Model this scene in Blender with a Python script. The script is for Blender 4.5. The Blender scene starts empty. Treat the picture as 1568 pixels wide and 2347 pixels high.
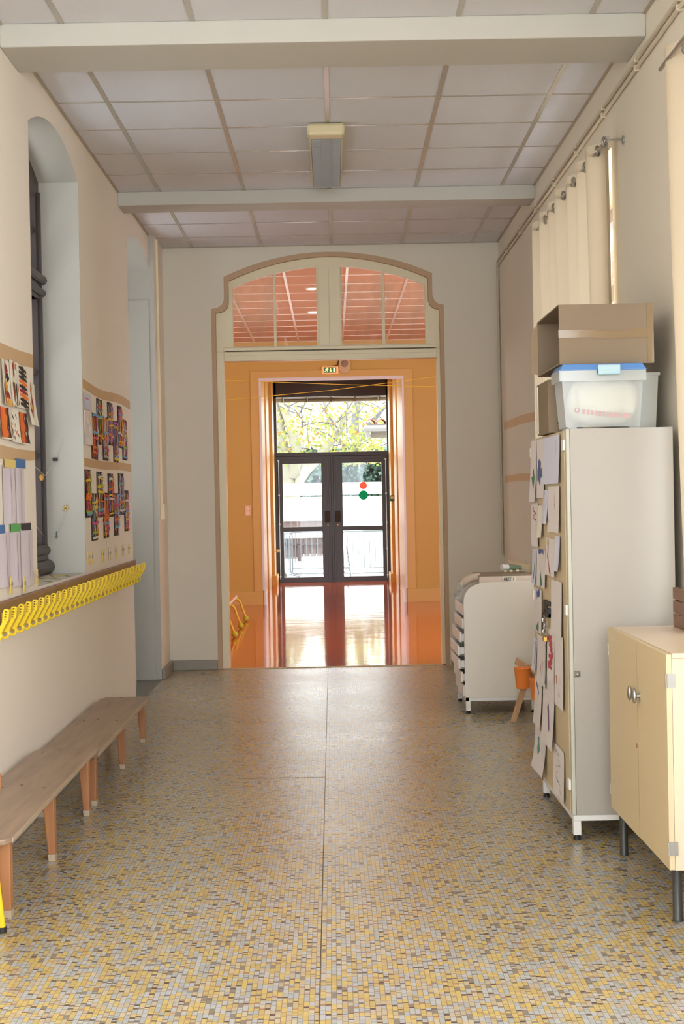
import bpy, math, random
from mathutils import Vector, Matrix
from mathutils.geometry import tessellate_polygon
random.seed(7)
SC = bpy.context.scene
COL = SC.collection
PI = math.pi

# ------------------------------------------------------------------ camera
FOC = 3440.0
HC = 1.434
ROLL = 0.0195
YAW = math.radians(0.3564)
PIT = math.radians(0.5150)
fw = Vector((math.sin(YAW)*math.cos(PIT), math.cos(YAW)*math.cos(PIT), -math.sin(PIT)))
rt = Vector((math.cos(YAW), -math.sin(YAW), 0))
up = rt.cross(fw)
c_, s_ = math.cos(ROLL), math.sin(ROLL)
Rx = rt*c_ - up*s_
Ux = rt*s_ + up*c_
cd = bpy.data.cameras.new('camera')
cam = bpy.data.objects.new('camera', cd)
COL.objects.link(cam)
cd.sensor_fit = 'VERTICAL'
cd.sensor_height = 36.0
cd.lens = FOC/2347*36.0
cd.clip_end = 300
M = Matrix((Rx, Ux, -fw)).transposed().to_4x4()
M.translation = Vector((0, 0, HC))
cam.matrix_world = M
SC.camera = cam

# ------------------------------------------------------------------ world, exposure, lights
SC.view_settings.view_transform = 'Standard'
SC.view_settings.look = 'None'
SC.view_settings.gamma = 1.0
SC.view_settings.exposure = 0.45
SC.view_settings.use_curve_mapping = False
W = bpy.data.worlds.new('world')
SC.world = W
W.use_nodes = True
bg = W.node_tree.nodes['Background']
bg.inputs['Color'].default_value = (0.93, 0.97, 1.0, 1)
bg.inputs['Strength'].default_value = 5.4
SC.cycles.max_bounces = 8
SC.cycles.diffuse_bounces = 5
SC.cycles.transparent_max_bounces = 16
SC.cycles.use_denoising = True
SC.cycles.sample_clamp_indirect = 6.0
SC.cycles.caustics_reflective = False
SC.cycles.caustics_refractive = False


def area_light(name, loc, direction, sx, sy, power, color=(1, 1, 1), spread=180):
    l = bpy.data.lights.new(name, 'AREA')
    l.shape = 'RECTANGLE'
    l.size = sx
    l.size_y = sy
    l.energy = power
    l.color = color
    l.spread = math.radians(spread)
    o = bpy.data.objects.new(name, l)
    COL.objects.link(o)
    o.location = loc
    o.rotation_euler = Vector(direction).to_track_quat('-Z', 'Y').to_euler()
    return o


DAY = (0.76, 0.88, 1.0)
WARM = (1.0, 0.97, 0.93)
# daylight at the corridor windows and at the glazed end behind the camera
area_light('daylight_window_left_near', (-1.93, 7.95, 2.2), (1, 1.1, -0.3), 1.2, 2.1, 4, (0.85, 0.94, 1.0))
area_light('daylight_door_left', (-2.25, 11.5, 1.7), (1, 0, -0.1), 1.1, 2.8, 4, (0.86, 0.94, 1.0))
area_light('daylight_window_right_far', (1.95, 8.85, 2.2), (-1, 0, 0), 2.3, 2.2, 16, WARM)
area_light('daylight_window_right_near', (1.95, 1.3, 2.15), (-1, 0.45, 0), 5.0, 2.1, 170, (0.82, 0.91, 1.0))
area_light('daylight_rear_doors', (0, -3.6, 1.9), (0, 1, 0.0), 2.4, 3.0, 125, DAY)
area_light('hall_fill_left', (-4.4, 16.5, 2.5), (1, 0, 0), 2.4, 1.0, 8, (1.0, 0.95, 0.88))  # unseen side openings and their lamps, added to light the hall
area_light('hall_fill_right', (4.4, 16.5, 2.5), (-1, 0, 0), 2.4, 1.0, 8, (1.0, 0.95, 0.88))


# ------------------------------------------------------------------ materials
def lin(c):
    c = c/255.0
    return c/12.92 if c <= 0.04045 else ((c+0.055)/1.055)**2.4


def rgb(r, g, b):
    return (lin(r), lin(g), lin(b), 1.0)


MATS = {}


def mat(name, col, rough=0.6, metal=0.0, vary=0.06, vscale=6.0, bump=0.0, bscale=60.0, coat=0.0, spec=0.5, trans=0.0, alpha=1.0, emit=None, estr=0.0):
    if name in MATS:
        return MATS[name]
    m = bpy.data.materials.new(name)
    m.use_nodes = True
    nt = m.node_tree
    b = nt.nodes['Principled BSDF']
    b.inputs['Roughness'].default_value = rough
    b.inputs['Metallic'].default_value = metal
    b.inputs['Specular IOR Level'].default_value = spec
    b.inputs['Coat Weight'].default_value = coat
    b.inputs['Coat Roughness'].default_value = 0.1
    b.inputs['Alpha'].default_value = alpha
    tc = nt.nodes.new('ShaderNodeTexCoord')
    if vary > 0:
        n = nt.nodes.new('ShaderNodeTexNoise')
        n.inputs['Scale'].default_value = vscale
        n.inputs['Detail'].default_value = 5
        nt.links.new(tc.outputs['Object'], n.inputs['Vector'])
        mx = nt.nodes.new('ShaderNodeMix')
        mx.data_type = 'RGBA'
        mx.inputs[6].default_value = tuple(min(1, v*(1-vary)) for v in col[:3])+(1,)
        mx.inputs[7].default_value = tuple(min(1, v*(1+vary)) for v in col[:3])+(1,)
        nt.links.new(n.outputs['Fac'], mx.inputs[0])
        nt.links.new(mx.outputs[2], b.inputs['Base Color'])
    else:
        b.inputs['Base Color'].default_value = col
    if bump > 0:
        n2 = nt.nodes.new('ShaderNodeTexNoise')
        n2.inputs['Scale'].default_value = bscale
        n2.inputs['Detail'].default_value = 4
        nt.links.new(tc.outputs['Object'], n2.inputs['Vector'])
        bp = nt.nodes.new('ShaderNodeBump')
        bp.inputs['Strength'].default_value = bump
        bp.inputs['Distance'].default_value = 0.01
        nt.links.new(n2.outputs['Fac'], bp.inputs['Height'])
        nt.links.new(bp.outputs['Normal'], b.inputs['Normal'])
    if emit:
        b.inputs['Emission Color'].default_value = emit
        b.inputs['Emission Strength'].default_value = estr
    MATS[name] = m
    return m


def translucent_mat(name, col, amount=0.5, transparent=0.0, gloss=0.0, rough=0.3):
    m = bpy.data.materials.new(name)
    m.use_nodes = True
    nt = m.node_tree
    nt.nodes.clear()
    out = nt.nodes.new('ShaderNodeOutputMaterial')
    d = nt.nodes.new('ShaderNodeBsdfDiffuse')
    t = nt.nodes.new('ShaderNodeBsdfTranslucent')
    tc = nt.nodes.new('ShaderNodeTexCoord')
    n = nt.nodes.new('ShaderNodeTexNoise')
    n.inputs['Scale'].default_value = 3
    nt.links.new(tc.outputs['Object'], n.inputs['Vector'])
    mc = nt.nodes.new('ShaderNodeMix')
    mc.data_type = 'RGBA'
    mc.inputs[6].default_value = tuple(v*0.95 for v in col[:3])+(1,)
    mc.inputs[7].default_value = col
    nt.links.new(n.outputs['Fac'], mc.inputs[0])
    nt.links.new(mc.outputs[2], d.inputs['Color'])
    nt.links.new(mc.outputs[2], t.inputs['Color'])
    mx = nt.nodes.new('ShaderNodeMixShader')
    mx.inputs[0].default_value = amount
    nt.links.new(d.outputs[0], mx.inputs[1])
    nt.links.new(t.outputs[0], mx.inputs[2])
    last = mx
    if transparent > 0:
        tr = nt.nodes.new('ShaderNodeBsdfTransparent')
        m2 = nt.nodes.new('ShaderNodeMixShader')
        m2.inputs[0].default_value = transparent
        nt.links.new(last.outputs[0], m2.inputs[1])
        nt.links.new(tr.outputs[0], m2.inputs[2])
        last = m2
    if gloss > 0:
        g = nt.nodes.new('ShaderNodeBsdfGlossy')
        g.inputs['Roughness'].default_value = rough
        m3 = nt.nodes.new('ShaderNodeMixShader')
        m3.inputs[0].default_value = gloss
        nt.links.new(last.outputs[0], m3.inputs[1])
        nt.links.new(g.outputs[0], m3.inputs[2])
        last = m3
    nt.links.new(last.outputs[0], out.inputs['Surface'])
    MATS[name] = m
    return m


def glass_mat(name, dirt=0.0, tint=(1, 1, 1, 1), boost=0.0):
    m = bpy.data.materials.new(name)
    m.use_nodes = True
    nt = m.node_tree
    nt.nodes.clear()
    out = nt.nodes.new('ShaderNodeOutputMaterial')
    tr = nt.nodes.new('ShaderNodeBsdfTransparent')
    tr.inputs['Color'].default_value = tint
    g = nt.nodes.new('ShaderNodeBsdfGlossy')
    g.inputs['Roughness'].default_value = 0.02
    fr = nt.nodes.new('ShaderNodeFresnel')
    fr.inputs['IOR'].default_value = 1.5
    mx = nt.nodes.new('ShaderNodeMixShader')
    ml = nt.nodes.new('ShaderNodeMath')
    ml.operation = 'MULTIPLY'
    ml.inputs[1].default_value = 0.4
    nt.links.new(fr.outputs[0], ml.inputs[0])
    nt.links.new(ml.outputs[0], mx.inputs[0])
    nt.links.new(tr.outputs[0], mx.inputs[1])
    nt.links.new(g.outputs[0], mx.inputs[2])
    last = mx
    if dirt > 0:
        df = nt.nodes.new('ShaderNodeBsdfDiffuse')
        df.inputs['Color'].default_value = rgb(235, 215, 190)
        tc = nt.nodes.new('ShaderNodeTexCoord')
        n = nt.nodes.new('ShaderNodeTexNoise')
        n.inputs['Scale'].default_value = 2.2
        n.inputs['Detail'].default_value = 6
        nt.links.new(tc.outputs['Object'], n.inputs['Vector'])
        mr = nt.nodes.new('ShaderNodeMapRange')
        mr.inputs['From Min'].default_value = 0.42
        mr.inputs['From Max'].default_value = 0.7
        mr.inputs['To Min'].default_value = 0.0
        mr.inputs['To Max'].default_value = dirt
        nt.links.new(n.outputs['Fac'], mr.inputs['Value'])
        m2 = nt.nodes.new('ShaderNodeMixShader')
        nt.links.new(mr.outputs[0], m2.inputs[0])
        nt.links.new(mx.outputs[0], m2.inputs[1])
        nt.links.new(df.outputs[0], m2.inputs[2])
        last = m2
    nt.links.new(last.outputs[0], out.inputs['Surface'])
    MATS[name] = m
    return m


def wood_mat(name, c1, c2, rough=0.45, scale=(30, 2, 30)):
    m = bpy.data.materials.new(name)
    m.use_nodes = True
    nt = m.node_tree
    b = nt.nodes['Principled BSDF']
    b.inputs['Roughness'].default_value = rough
    tc = nt.nodes.new('ShaderNodeTexCoord')
    mp = nt.nodes.new('ShaderNodeMapping')
    mp.inputs['Scale'].default_value = scale
    n = nt.nodes.new('ShaderNodeTexNoise')
    n.inputs['Scale'].default_value = 1.0
    n.inputs['Detail'].default_value = 6
    r = nt.nodes.new('ShaderNodeValToRGB')
    r.color_ramp.elements[0].position = 0.3
    r.color_ramp.elements[0].color = c1
    r.color_ramp.elements[1].position = 0.7
    r.color_ramp.elements[1].color = c2
    nt.links.new(tc.outputs['Object'], mp.inputs['Vector'])
    nt.links.new(mp.outputs[0], n.inputs['Vector'])
    nt.links.new(n.outputs['Fac'], r.inputs[0])
    nt.links.new(r.outputs[0], b.inputs['Base Color'])
    MATS[name] = m
    return m


def mosaic_mat():
    m = bpy.data.materials.new('mosaic_floor')
    m.use_nodes = True
    nt = m.node_tree
    L = nt.links.new
    b = nt.nodes['Principled BSDF']

    def math_(op, a, v=None, v2=None):
        n = nt.nodes.new('ShaderNodeMath')
        n.operation = op
        for i, q in enumerate((a, v, v2)):
            if q is None:
                continue
            if isinstance(q, (int, float)):
                n.inputs[i].default_value = q
            else:
                L(q, n.inputs[i])
        return n.outputs[0]
    g = nt.nodes.new('ShaderNodeNewGeometry')
    sp = nt.nodes.new('ShaderNodeSeparateXYZ')
    L(g.outputs['Position'], sp.inputs[0])
    u = math_('DIVIDE', sp.outputs[0], 0.0156)
    col = math_('FLOOR', u)
    fu = math_('FRACT', u)
    wn = nt.nodes.new('ShaderNodeTexWhiteNoise')
    wn.noise_dimensions = '1D'
    L(col, wn.inputs['W'])
    off = math_('MULTIPLY', wn.outputs['Value'], 500.0)
    w1 = math_('ADD', math_('DIVIDE', sp.outputs[1], 0.036), off)
    v1 = nt.nodes.new('ShaderNodeTexVoronoi')
    v1.voronoi_dimensions = '1D'
    v1.inputs['Scale'].default_value = 1.0
    L(w1, v1.inputs['W'])
    sc = nt.nodes.new('ShaderNodeSeparateColor')
    L(v1.outputs['Color'], sc.inputs[0])
    cr = nt.nodes.new('ShaderNodeValToRGB')
    cr.color_ramp.interpolation = 'CONSTANT'
    e = cr.color_ramp.elements
    cols = [(0.0, rgb(193, 168, 104)), (0.20, rgb(184, 159, 99)), (0.34, rgb(181, 163, 129)), (0.44, rgb(188, 173, 145)),
            (0.54, rgb(172, 173, 172)), (0.74, rgb(161, 164, 163)), (0.88, rgb(177, 163, 143)), (0.96, rgb(129, 119, 106))]
    e[0].position, e[0].color = cols[0]
    e[1].position, e[1].color = cols[1]
    for p, cc in cols[2:]:
        k = e.new(p)
        k.color = cc
    L(sc.outputs[0], cr.inputs[0])
    # short dark pieces
    w2 = math_('ADD', math_('DIVIDE', sp.outputs[1], 0.056), math_('MULTIPLY', wn.outputs['Value'], 911.0))
    v2 = nt.nodes.new('ShaderNodeTexVoronoi')
    v2.voronoi_dimensions = '1D'
    v2.inputs['Scale'].default_value = 1.0
    L(w2, v2.inputs['W'])
    s2 = nt.nodes.new('ShaderNodeSeparateColor')
    L(v2.outputs['Color'], s2.inputs[0])
    thr = math_('MULTIPLY_ADD', s2.outputs[1], 0.10, 0.04)
    isd = math_('MULTIPLY', math_('LESS_THAN', v2.outputs['Distance'], thr), math_('GREATER_THAN', s2.outputs[0], 0.35))
    cr2 = nt.nodes.new('ShaderNodeValToRGB')
    cr2.color_ramp.interpolation = 'CONSTANT'
    e = cr2.color_ramp.elements
    cols = [(0.0, rgb(88, 70, 62)), (0.35, rgb(134, 122, 114)), (0.6, rgb(160, 120, 92)), (0.8, rgb(108, 96, 92))]
    e[0].position, e[0].color = cols[0]
    e[1].position, e[1].color = cols[1]
    for p, cc in cols[2:]:
        k = e.new(p)
        k.color = cc
    L(s2.outputs[2], cr2.inputs[0])
    mx = nt.nodes.new('ShaderNodeMix')
    mx.data_type = 'RGBA'
    L(isd, mx.inputs[0])
    L(cr.outputs[0], mx.inputs[6])
    L(cr2.outputs[0], mx.inputs[7])
    # grout
    gx = math_('GREATER_THAN', math_('ABSOLUTE', math_('SUBTRACT', fu, 0.5)), 0.455)
    v3 = nt.nodes.new('ShaderNodeTexVoronoi')
    v3.voronoi_dimensions = '1D'
    v3.feature = 'DISTANCE_TO_EDGE'
    v3.inputs['Scale'].default_value = 1.0
    L(w1, v3.inputs['W'])
    gy = math_('LESS_THAN', v3.outputs['Distance'], 0.03)
    gg = math_('MAXIMUM', gx, gy)
    mx2 = nt.nodes.new('ShaderNodeMix')
    mx2.data_type = 'RGBA'
    L(gg, mx2.inputs[0])
    L(mx.outputs[2], mx2.inputs[6])
    mx2.inputs[7].default_value = rgb(122, 106, 84)
    # worn patches
    nz = nt.nodes.new('ShaderNodeTexNoise')
    nz.inputs['Scale'].default_value = 1.3
    nz.inputs['Detail'].default_value = 4
    L(g.outputs['Position'], nz.inputs['Vector'])
    mr = nt.nodes.new('ShaderNodeMapRange')
    mr.inputs['From Min'].default_value = 0.3
    mr.inputs['From Max'].default_value = 0.7
    mr.inputs['To Min'].default_value = 0.90
    mr.inputs['To Max'].default_value = 1.03
    L(nz.outputs['Fac'], mr.inputs['Value'])
    mx3 = nt.nodes.new('ShaderNodeMix')
    mx3.data_type = 'RGBA'
    mx3.blend_type = 'MULTIPLY'
    mx3.inputs[0].default_value = 1.0
    L(mx2.outputs[2], mx3.inputs[6])
    L(mr.outputs[0], mx3.inputs[7])
    L(mx3.outputs[2], b.inputs['Base Color'])
    mr2 = nt.nodes.new('ShaderNodeMapRange')
    mr2.inputs['To Min'].default_value = 0.22
    mr2.inputs['To Max'].default_value = 0.34
    L(nz.outputs['Fac'], mr2.inputs['Value'])
    L(mr2.outputs[0], b.inputs['Roughness'])
    b.inputs['Specular IOR Level'].default_value = 0.6
    # gentle unevenness of the laid sheets
    mp = nt.nodes.new('ShaderNodeMapping')
    mp.inputs['Scale'].default_value = (1.5, 6, 1)
    L(g.outputs['Position'], mp.inputs['Vector'])
    n4 = nt.nodes.new('ShaderNodeTexNoise')
    n4.inputs['Scale'].default_value = 1.0
    n4.inputs['Detail'].default_value = 3
    L(mp.outputs[0], n4.inputs['Vector'])
    hh = math_('SUBTRACT', math_('MULTIPLY', n4.outputs['Fac'], 0.5), math_('MULTIPLY', gg, 0.03))
    bp = nt.nodes.new('ShaderNodeBump')
    bp.inputs['Strength'].default_value = 0.35
    bp.inputs['Distance'].default_value = 0.01
    L(hh, bp.inputs['Height'])
    L(bp.outputs[0], b.inputs['Normal'])
    MATS['mosaic_floor'] = m
    return m


def hall_floor_mat():
    m = bpy.data.materials.new('orange_floor')
    m.use_nodes = True
    nt = m.node_tree
    L = nt.links.new
    b = nt.nodes['Principled BSDF']
    b.inputs['Roughness'].default_value = 0.07
    b.inputs['Specular IOR Level'].default_value = 0.7
    tc = nt.nodes.new('ShaderNodeTexCoord')
    n = nt.nodes.new('ShaderNodeTexNoise')
    n.inputs['Scale'].default_value = 1.5
    n.inputs['Detail'].default_value = 6
    L(tc.outputs['Object'], n.inputs['Vector'])
    r = nt.nodes.new('ShaderNodeValToRGB')
    r.color_ramp.elements[0].position = 0.3
    r.color_ramp.elements[0].color = rgb(196, 88, 34)
    r.color_ramp.elements[1].position = 0.75
    r.color_ramp.elements[1].color = rgb(214, 104, 44)
    L(n.outputs['Fac'], r.inputs[0])
    L(r.outputs[0], b.inputs['Base Color'])
    mp = nt.nodes.new('ShaderNodeMapping')
    mp.inputs['Scale'].default_value = (1.2, 3.2, 1)
    L(tc.outputs['Object'], mp.inputs['Vector'])
    n2 = nt.nodes.new('ShaderNodeTexNoise')
    n2.inputs['Scale'].default_value = 1.3
    n2.inputs['Detail'].default_value = 2
    L(mp.outputs[0], n2.inputs['Vector'])
    bp = nt.nodes.new('ShaderNodeBump')
    bp.inputs['Strength'].default_value = 0.16
    bp.inputs['Distance'].default_value = 0.012
    L(n2.outputs['Fac'], bp.inputs['Height'])
    L(bp.outputs[0], b.inputs['Normal'])
    L(bp.outputs[0], b.inputs['Coat Normal'])
    MATS['orange_floor'] = m
    return m


WALL = mat('cream_wall', rgb(226, 218, 202), 0.75, vary=0.03, vscale=1.2, bump=0.08, bscale=45, spec=0.25)
WALLW = mat('left_wall_lightened', rgb(246, 236, 222), 0.75, vary=0.02, vscale=1.2, bump=0.08, bscale=45, spec=0.25)  # left wall's warmer cream, lightened in place of missing window light
WALLL = mat('niche_grey_tone', rgb(188, 184, 174), 0.7, vary=0.02, vscale=1.0, bump=0.08, bscale=45, spec=0.25)
TRIM = mat('cream_gloss_trim', rgb(236, 224, 190), 0.4, vary=0.04, vscale=3)
BAND = mat('plaster_reveal', rgb(196, 166, 134), 0.7, vary=0.05)
BEAM = mat('beam_paint', rgb(190, 186, 176), 0.6, vary=0.04, vscale=4)
TILE = mat('ceiling_tile', rgb(216, 215, 219), 0.85, vary=0.02, vscale=3, bump=0.15, bscale=160, spec=0.2)
TBAR = mat('ceiling_bar', rgb(178, 170, 158), 0.22, metal=0.25, vary=0.0)
OCHRE = mat('ochre_wall', rgb(200, 158, 74), 0.55, vary=0.03, vscale=2, bump=0.05)
OCHRE2 = mat('ochre_trim', rgb(208, 164, 84), 0.45, vary=0.03)
YELL = mat('yellow_panel', rgb(226, 188, 100), 0.45, vary=0.03)
SALMON = mat('hall_ceiling_tile', rgb(214, 172, 138), 0.8, vary=0.02)  # orange bounce light of the hall put into the tile colour
GREYB = mat('grey_skirting', rgb(150, 144, 132), 0.5, vary=0.08, vscale=10)
GREYF = mat('grey_slab', rgb(122, 118, 108), 0.45, vary=0.1, vscale=8)
WSKIRT = mat('pale_skirting', rgb(206, 200, 190), 0.5, vary=0.05)
DARKF = mat('dark_window_paint', rgb(62, 50, 46), 0.4, vary=0.08, vscale=8)
DOORF = mat('dark_door_metal', rgb(46, 36, 34), 0.32, vary=0.05)
DOORM = mat('door_moulding', rgb(58, 52, 54), 0.28, vary=0.03)
GLASS = glass_mat('clear_glass')
GLASSD = glass_mat('smeared_glass', dirt=0.42)
MOS = mosaic_mat()
HFL = hall_floor_mat()
WHITEM = mat('white_metal', rgb(226, 224, 220), 0.35, vary=0.0)
CREAMB = mat('cream_melamine', rgb(166, 159, 149), 0.42, vary=0.015, vscale=1)
BEIGEB = mat('beige_melamine', rgb(206, 186, 148), 0.42, vary=0.02, vscale=1)
BEIGET = mat('beige_top', rgb(218, 198, 172), 0.32, vary=0.02, vscale=1)
BEIGEE = mat('beige_edge', rgb(206, 188, 154), 0.4, vary=0.02)
GREYST = mat('grey_stile', rgb(186, 184, 170), 0.45, vary=0.02)
BLACK = mat('black_plastic', rgb(34, 33, 32), 0.5, vary=0.0)
BLKM = mat('black_leg_metal', rgb(52, 52, 50), 0.4, vary=0.0)
STEEL = mat('steel', rgb(176, 176, 174), 0.28, metal=0.9, vary=0.0)
BRASS = mat('brass', rgb(196, 160, 80), 0.35, metal=0.8, vary=0.0)
YPL = mat('yellow_plastic', rgb(246, 212, 40), 0.32, vary=0.02)
YTUBE = mat('yellow_enamel', rgb(230, 194, 44), 0.3, vary=0.0)
BRAIL = wood_mat('brown_rail_wood', rgb(120, 88, 70), rgb(150, 112, 88), 0.4)
SEATW = wood_mat('worn_seat_wood', rgb(132, 110, 92), rgb(162, 136, 112), 0.33, scale=(26, 2.5, 26))
LEGW = wood_mat('varnished_leg_wood', rgb(150, 98, 60), rgb(178, 122, 80), 0.35, scale=(18, 18, 2))
PALEW = mat('worn_pale_wood', rgb(178, 158, 134), 0.6, vary=0.1, vscale=30)
TAPE = mat('kraft_strip', rgb(212, 178, 136), 0.65, vary=0.04, vscale=3)
CARD = mat('cardboard', rgb(132, 114, 92), 0.7, vary=0.04, vscale=4)
CARDI = mat('cardboard_inside', rgb(156, 134, 110), 0.8, vary=0.04, vscale=4)
TAPEG = mat('shiny_parcel_tape', rgb(140, 118, 90), 0.12, vary=0.03)
PAPER = mat('paper', rgb(228, 220, 218), 0.7, vary=0.015)
PAPER2 = mat('bluish_paper', rgb(214, 216, 234), 0.7, vary=0.01)
PAPER3 = mat('cream_paper', rgb(238, 230, 212), 0.7, vary=0.01)
PLASTP = mat('plastic_sleeve', rgb(226, 222, 226), 0.15, vary=0.02)
ORANGE = mat('orange_plastic', rgb(255, 146, 66), 0.4, vary=0.02)
RAWW = wood_mat('raw_wood', rgb(182, 140, 102), rgb(204, 164, 124), 0.6, scale=(30, 30, 3))
CURT = translucent_mat('cream_curtain', rgb(212, 196, 170), 0.15)
TUBP = translucent_mat('frosted_plastic', rgb(226, 230, 228), 0.35, transparent=0.55, gloss=0.06, rough=0.25)
TUBW = translucent_mat('white_plastic', rgb(222, 220, 208), 0.3, gloss=0.05, rough=0.3)
BAGW = mat('white_bag', rgb(218, 216, 202), 0.5, vary=0.05, bump=0.6, bscale=18)
BLUEL = mat('blue_lid', rgb(92, 138, 200), 0.35, vary=0.0)
CLIPB = mat('pale_blue_clip', rgb(172, 204, 216), 0.35, vary=0.0)
PINKP = mat('pink_print', rgb(196, 160, 164), 0.6, vary=0.0)


def flat(name, r, g, b, rough=0.6):
    return mat(name, rgb(r, g, b), rough, vary=0.0)


C_RED = flat('paint_red', 186, 52, 44)
C_WINE = flat('paint_wine', 150, 44, 54)
C_BLK = flat('paint_black', 42, 36, 34)
C_ORG = flat('paint_orange', 236, 122, 40)
C_YOR = flat('paint_yellow_orange', 244, 172, 52)
C_PNK = flat('ribbon_pink', 222, 84, 150)
C_BLU = flat('ribbon_blue', 110, 176, 216)
C_YEL = flat('ribbon_yellow', 244, 208, 44)
C_GRN = flat('ribbon_green', 148, 190, 52)
C_WHT = flat('ribbon_white', 228, 224, 220)
C_LIL = flat('ribbon_lilac', 164, 132, 190)
C_SHEET = flat('black_sheet', 40, 36, 36, 0.7)
C_DBLU = flat('crayon_blue', 82, 96, 156)
C_DGRN = flat('crayon_green', 66, 124, 92)
C_TEAL = flat('crayon_teal', 110, 164, 150)
C_PUR = flat('crayon_purple', 126, 82, 160)
C_CRED = flat('crayon_red', 196, 74, 84)
C_GREY = flat('pencil_grey', 120, 122, 140)
C_CORG = flat('crayon_orange', 214, 120, 84)
C_LBL = flat('block_blue', 70, 118, 176)
C_LGR = flat('block_green', 92, 178, 100)
C_LBK = flat('block_black', 40, 42, 46)
C_LYE = flat('block_yellow', 236, 212, 130)


# ------------------------------------------------------------------ mesh builder
ORG = {}


class MB:
    def __init__(s):
        s.v = []
        s.f = []
        s.m = []

    def add(s, vs, fs, m=0):
        k = len(s.v)
        s.v += [tuple(p) for p in vs]
        s.f += [tuple(i+k for i in f) for f in fs]
        s.m += [m]*len(fs)
        return s

    def box(s, x0, y0, z0, x1, y1, z1, m=0):
        x0, x1 = min(x0, x1), max(x0, x1)
        y0, y1 = min(y0, y1), max(y0, y1)
        z0, z1 = min(z0, z1), max(z0, z1)
        vs = [(x, y, z) for x in (x0, x1) for y in (y0, y1) for z in (z0, z1)]
        fs = [(0, 1, 3, 2), (4, 6, 7, 5), (0, 4, 5, 1), (2, 3, 7, 6), (0, 2, 6, 4), (1, 5, 7, 3)]
        return s.add(vs, fs, m)

    def hexa(s, a, b, m=0):  # two quads of 4 points (same winding), joined
        vs = list(a)+list(b)
        fs = [(3, 2, 1, 0), (4, 5, 6, 7)]+[(i, (i+1) % 4, (i+1) % 4+4, i+4) for i in range(4)]
        return s.add(vs, fs, m)

    def poly(s, pts, m=0):
        return s.add(pts, [tuple(range(len(pts)))], m)

    def ring_(s, c, t, r, n, up_=None):
        t = Vector(t).normalized()
        a = t.cross(Vector((0, 0, 1)) if abs(t.z) < 0.9 else Vector((0, 1, 0))).normalized()
        b = t.cross(a)
        return [Vector(c)+(a*math.cos(2*PI*i/n)+b*math.sin(2*PI*i/n))*r for i in range(n)]

    def tube(s, pts, r, n=8, m=0, caps=True, closed=False):
        pts = [Vector(p) for p in pts]
        N = len(pts)
        rs = r if isinstance(r, (list, tuple)) else [r]*N
        rings = []
        pa = None
        for i, p in enumerate(pts):
            if closed:
                t = (pts[(i+1) % N]-pts[i-1]).normalized()
            else:
                t = (pts[min(i+1, N-1)]-pts[max(i-1, 0)]).normalized()
            if pa is None:
                a = t.cross(Vector((0, 0, 1)) if abs(t.z) < 0.9 else Vector((0, 1, 0))).normalized()
            else:
                a = (pa-t*pa.dot(t)).normalized()
            pa = a
            b = t.cross(a)
            rings.append([p+(a*math.cos(2*PI*k/n)+b*math.sin(2*PI*k/n))*rs[i] for k in range(n)])
        vs = [q for R in rings for q in R]
        fs = []
        for i in range(N if closed else N-1):
            j = (i+1) % N
            for k in range(n):
                fs.append((i*n+k, i*n+(k+1) % n, j*n+(k+1) % n, j*n+k))
        if caps and not closed:
            fs.append(tuple(range(n-1, -1, -1)))
            fs.append(tuple((N-1)*n+k for k in range(n)))
        return s.add(vs, fs, m)

    def lathe(s, prof, c=(0, 0, 0), n=20, m=0, axis='z'):
        vs = []
        for r, h in prof:
            for k in range(n):
                a = 2*PI*k/n
                if axis == 'z':
                    vs.append((c[0]+r*math.cos(a), c[1]+r*math.sin(a), c[2]+h))
                elif axis == 'y':
                    vs.append((c[0]+r*math.cos(a), c[1]+h, c[2]+r*math.sin(a)))
                else:
                    vs.append((c[0]+h, c[1]+r*math.cos(a), c[2]+r*math.sin(a)))
        fs = []
        for i in range(len(prof)-1):
            for k in range(n):
                fs.append((i*n+k, i*n+(k+1) % n, (i+1)*n+(k+1) % n, (i+1)*n+k))
        fs.append(tuple(range(n-1, -1, -1)))
        fs.append(tuple((len(prof)-1)*n+k for k in range(n)))
        return s.add(vs, fs, m)

    def sphere(s, c, r, m=0, n=12):
        if not isinstance(r, (tuple, list)):
            r = (r, r, r)
        vs = []
        h = n//2
        for i in range(1, h):
            t = PI*i/h
            for k in range(n):
                a = 2*PI*k/n
                vs.append((c[0]+r[0]*math.sin(t)*math.cos(a), c[1]+r[1]*math.sin(t)*math.sin(a), c[2]+r[2]*math.cos(t)))
        vs += [(c[0], c[1], c[2]+r[2]), (c[0], c[1], c[2]-r[2])]
        T, B = len(vs)-2, len(vs)-1
        fs = []
        for i in range(h-2):
            for k in range(n):
                fs.append((i*n+k, (i+1)*n+k, (i+1)*n+(k+1) % n, i*n+(k+1) % n))
        for k in range(n):
            fs.append((T, k, (k+1) % n))
            fs.append((B, (h-2)*n+(k+1) % n, (h-2)*n+k))
        return s.add(vs, fs, m)

    def prism(s, outer, axis, a, b, holes=(), m=0):
        loops = [list(outer)]+[list(h) for h in holes]

        def P(p, w):
            return {'x': (w, p[0], p[1]), 'y': (p[0], w, p[1]), 'z': (p[0], p[1], w)}[axis]
        allp = [p for l in loops for p in l]
        if len(loops) == 1 and len(outer) <= 4:
            tri = [tuple(range(len(outer)))]
        else:
            tri = tessellate_polygon([[Vector((p[0], p[1], 0)) for p in l] for l in loops])
        n = len(allp)
        vs = [P(p, a) for p in allp]+[P(p, b) for p in allp]
        fs = [tuple(t) for t in tri]+[tuple(i+n for i in reversed(t)) for t in tri]
        k = 0
        for l in loops:
            L_ = len(l)
            for i in range(L_):
                j = (i+1) % L_
                fs.append((k+i, k+j, k+j+n, k+i+n))
            k += L_
        return s.add(vs, fs, m)

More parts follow.
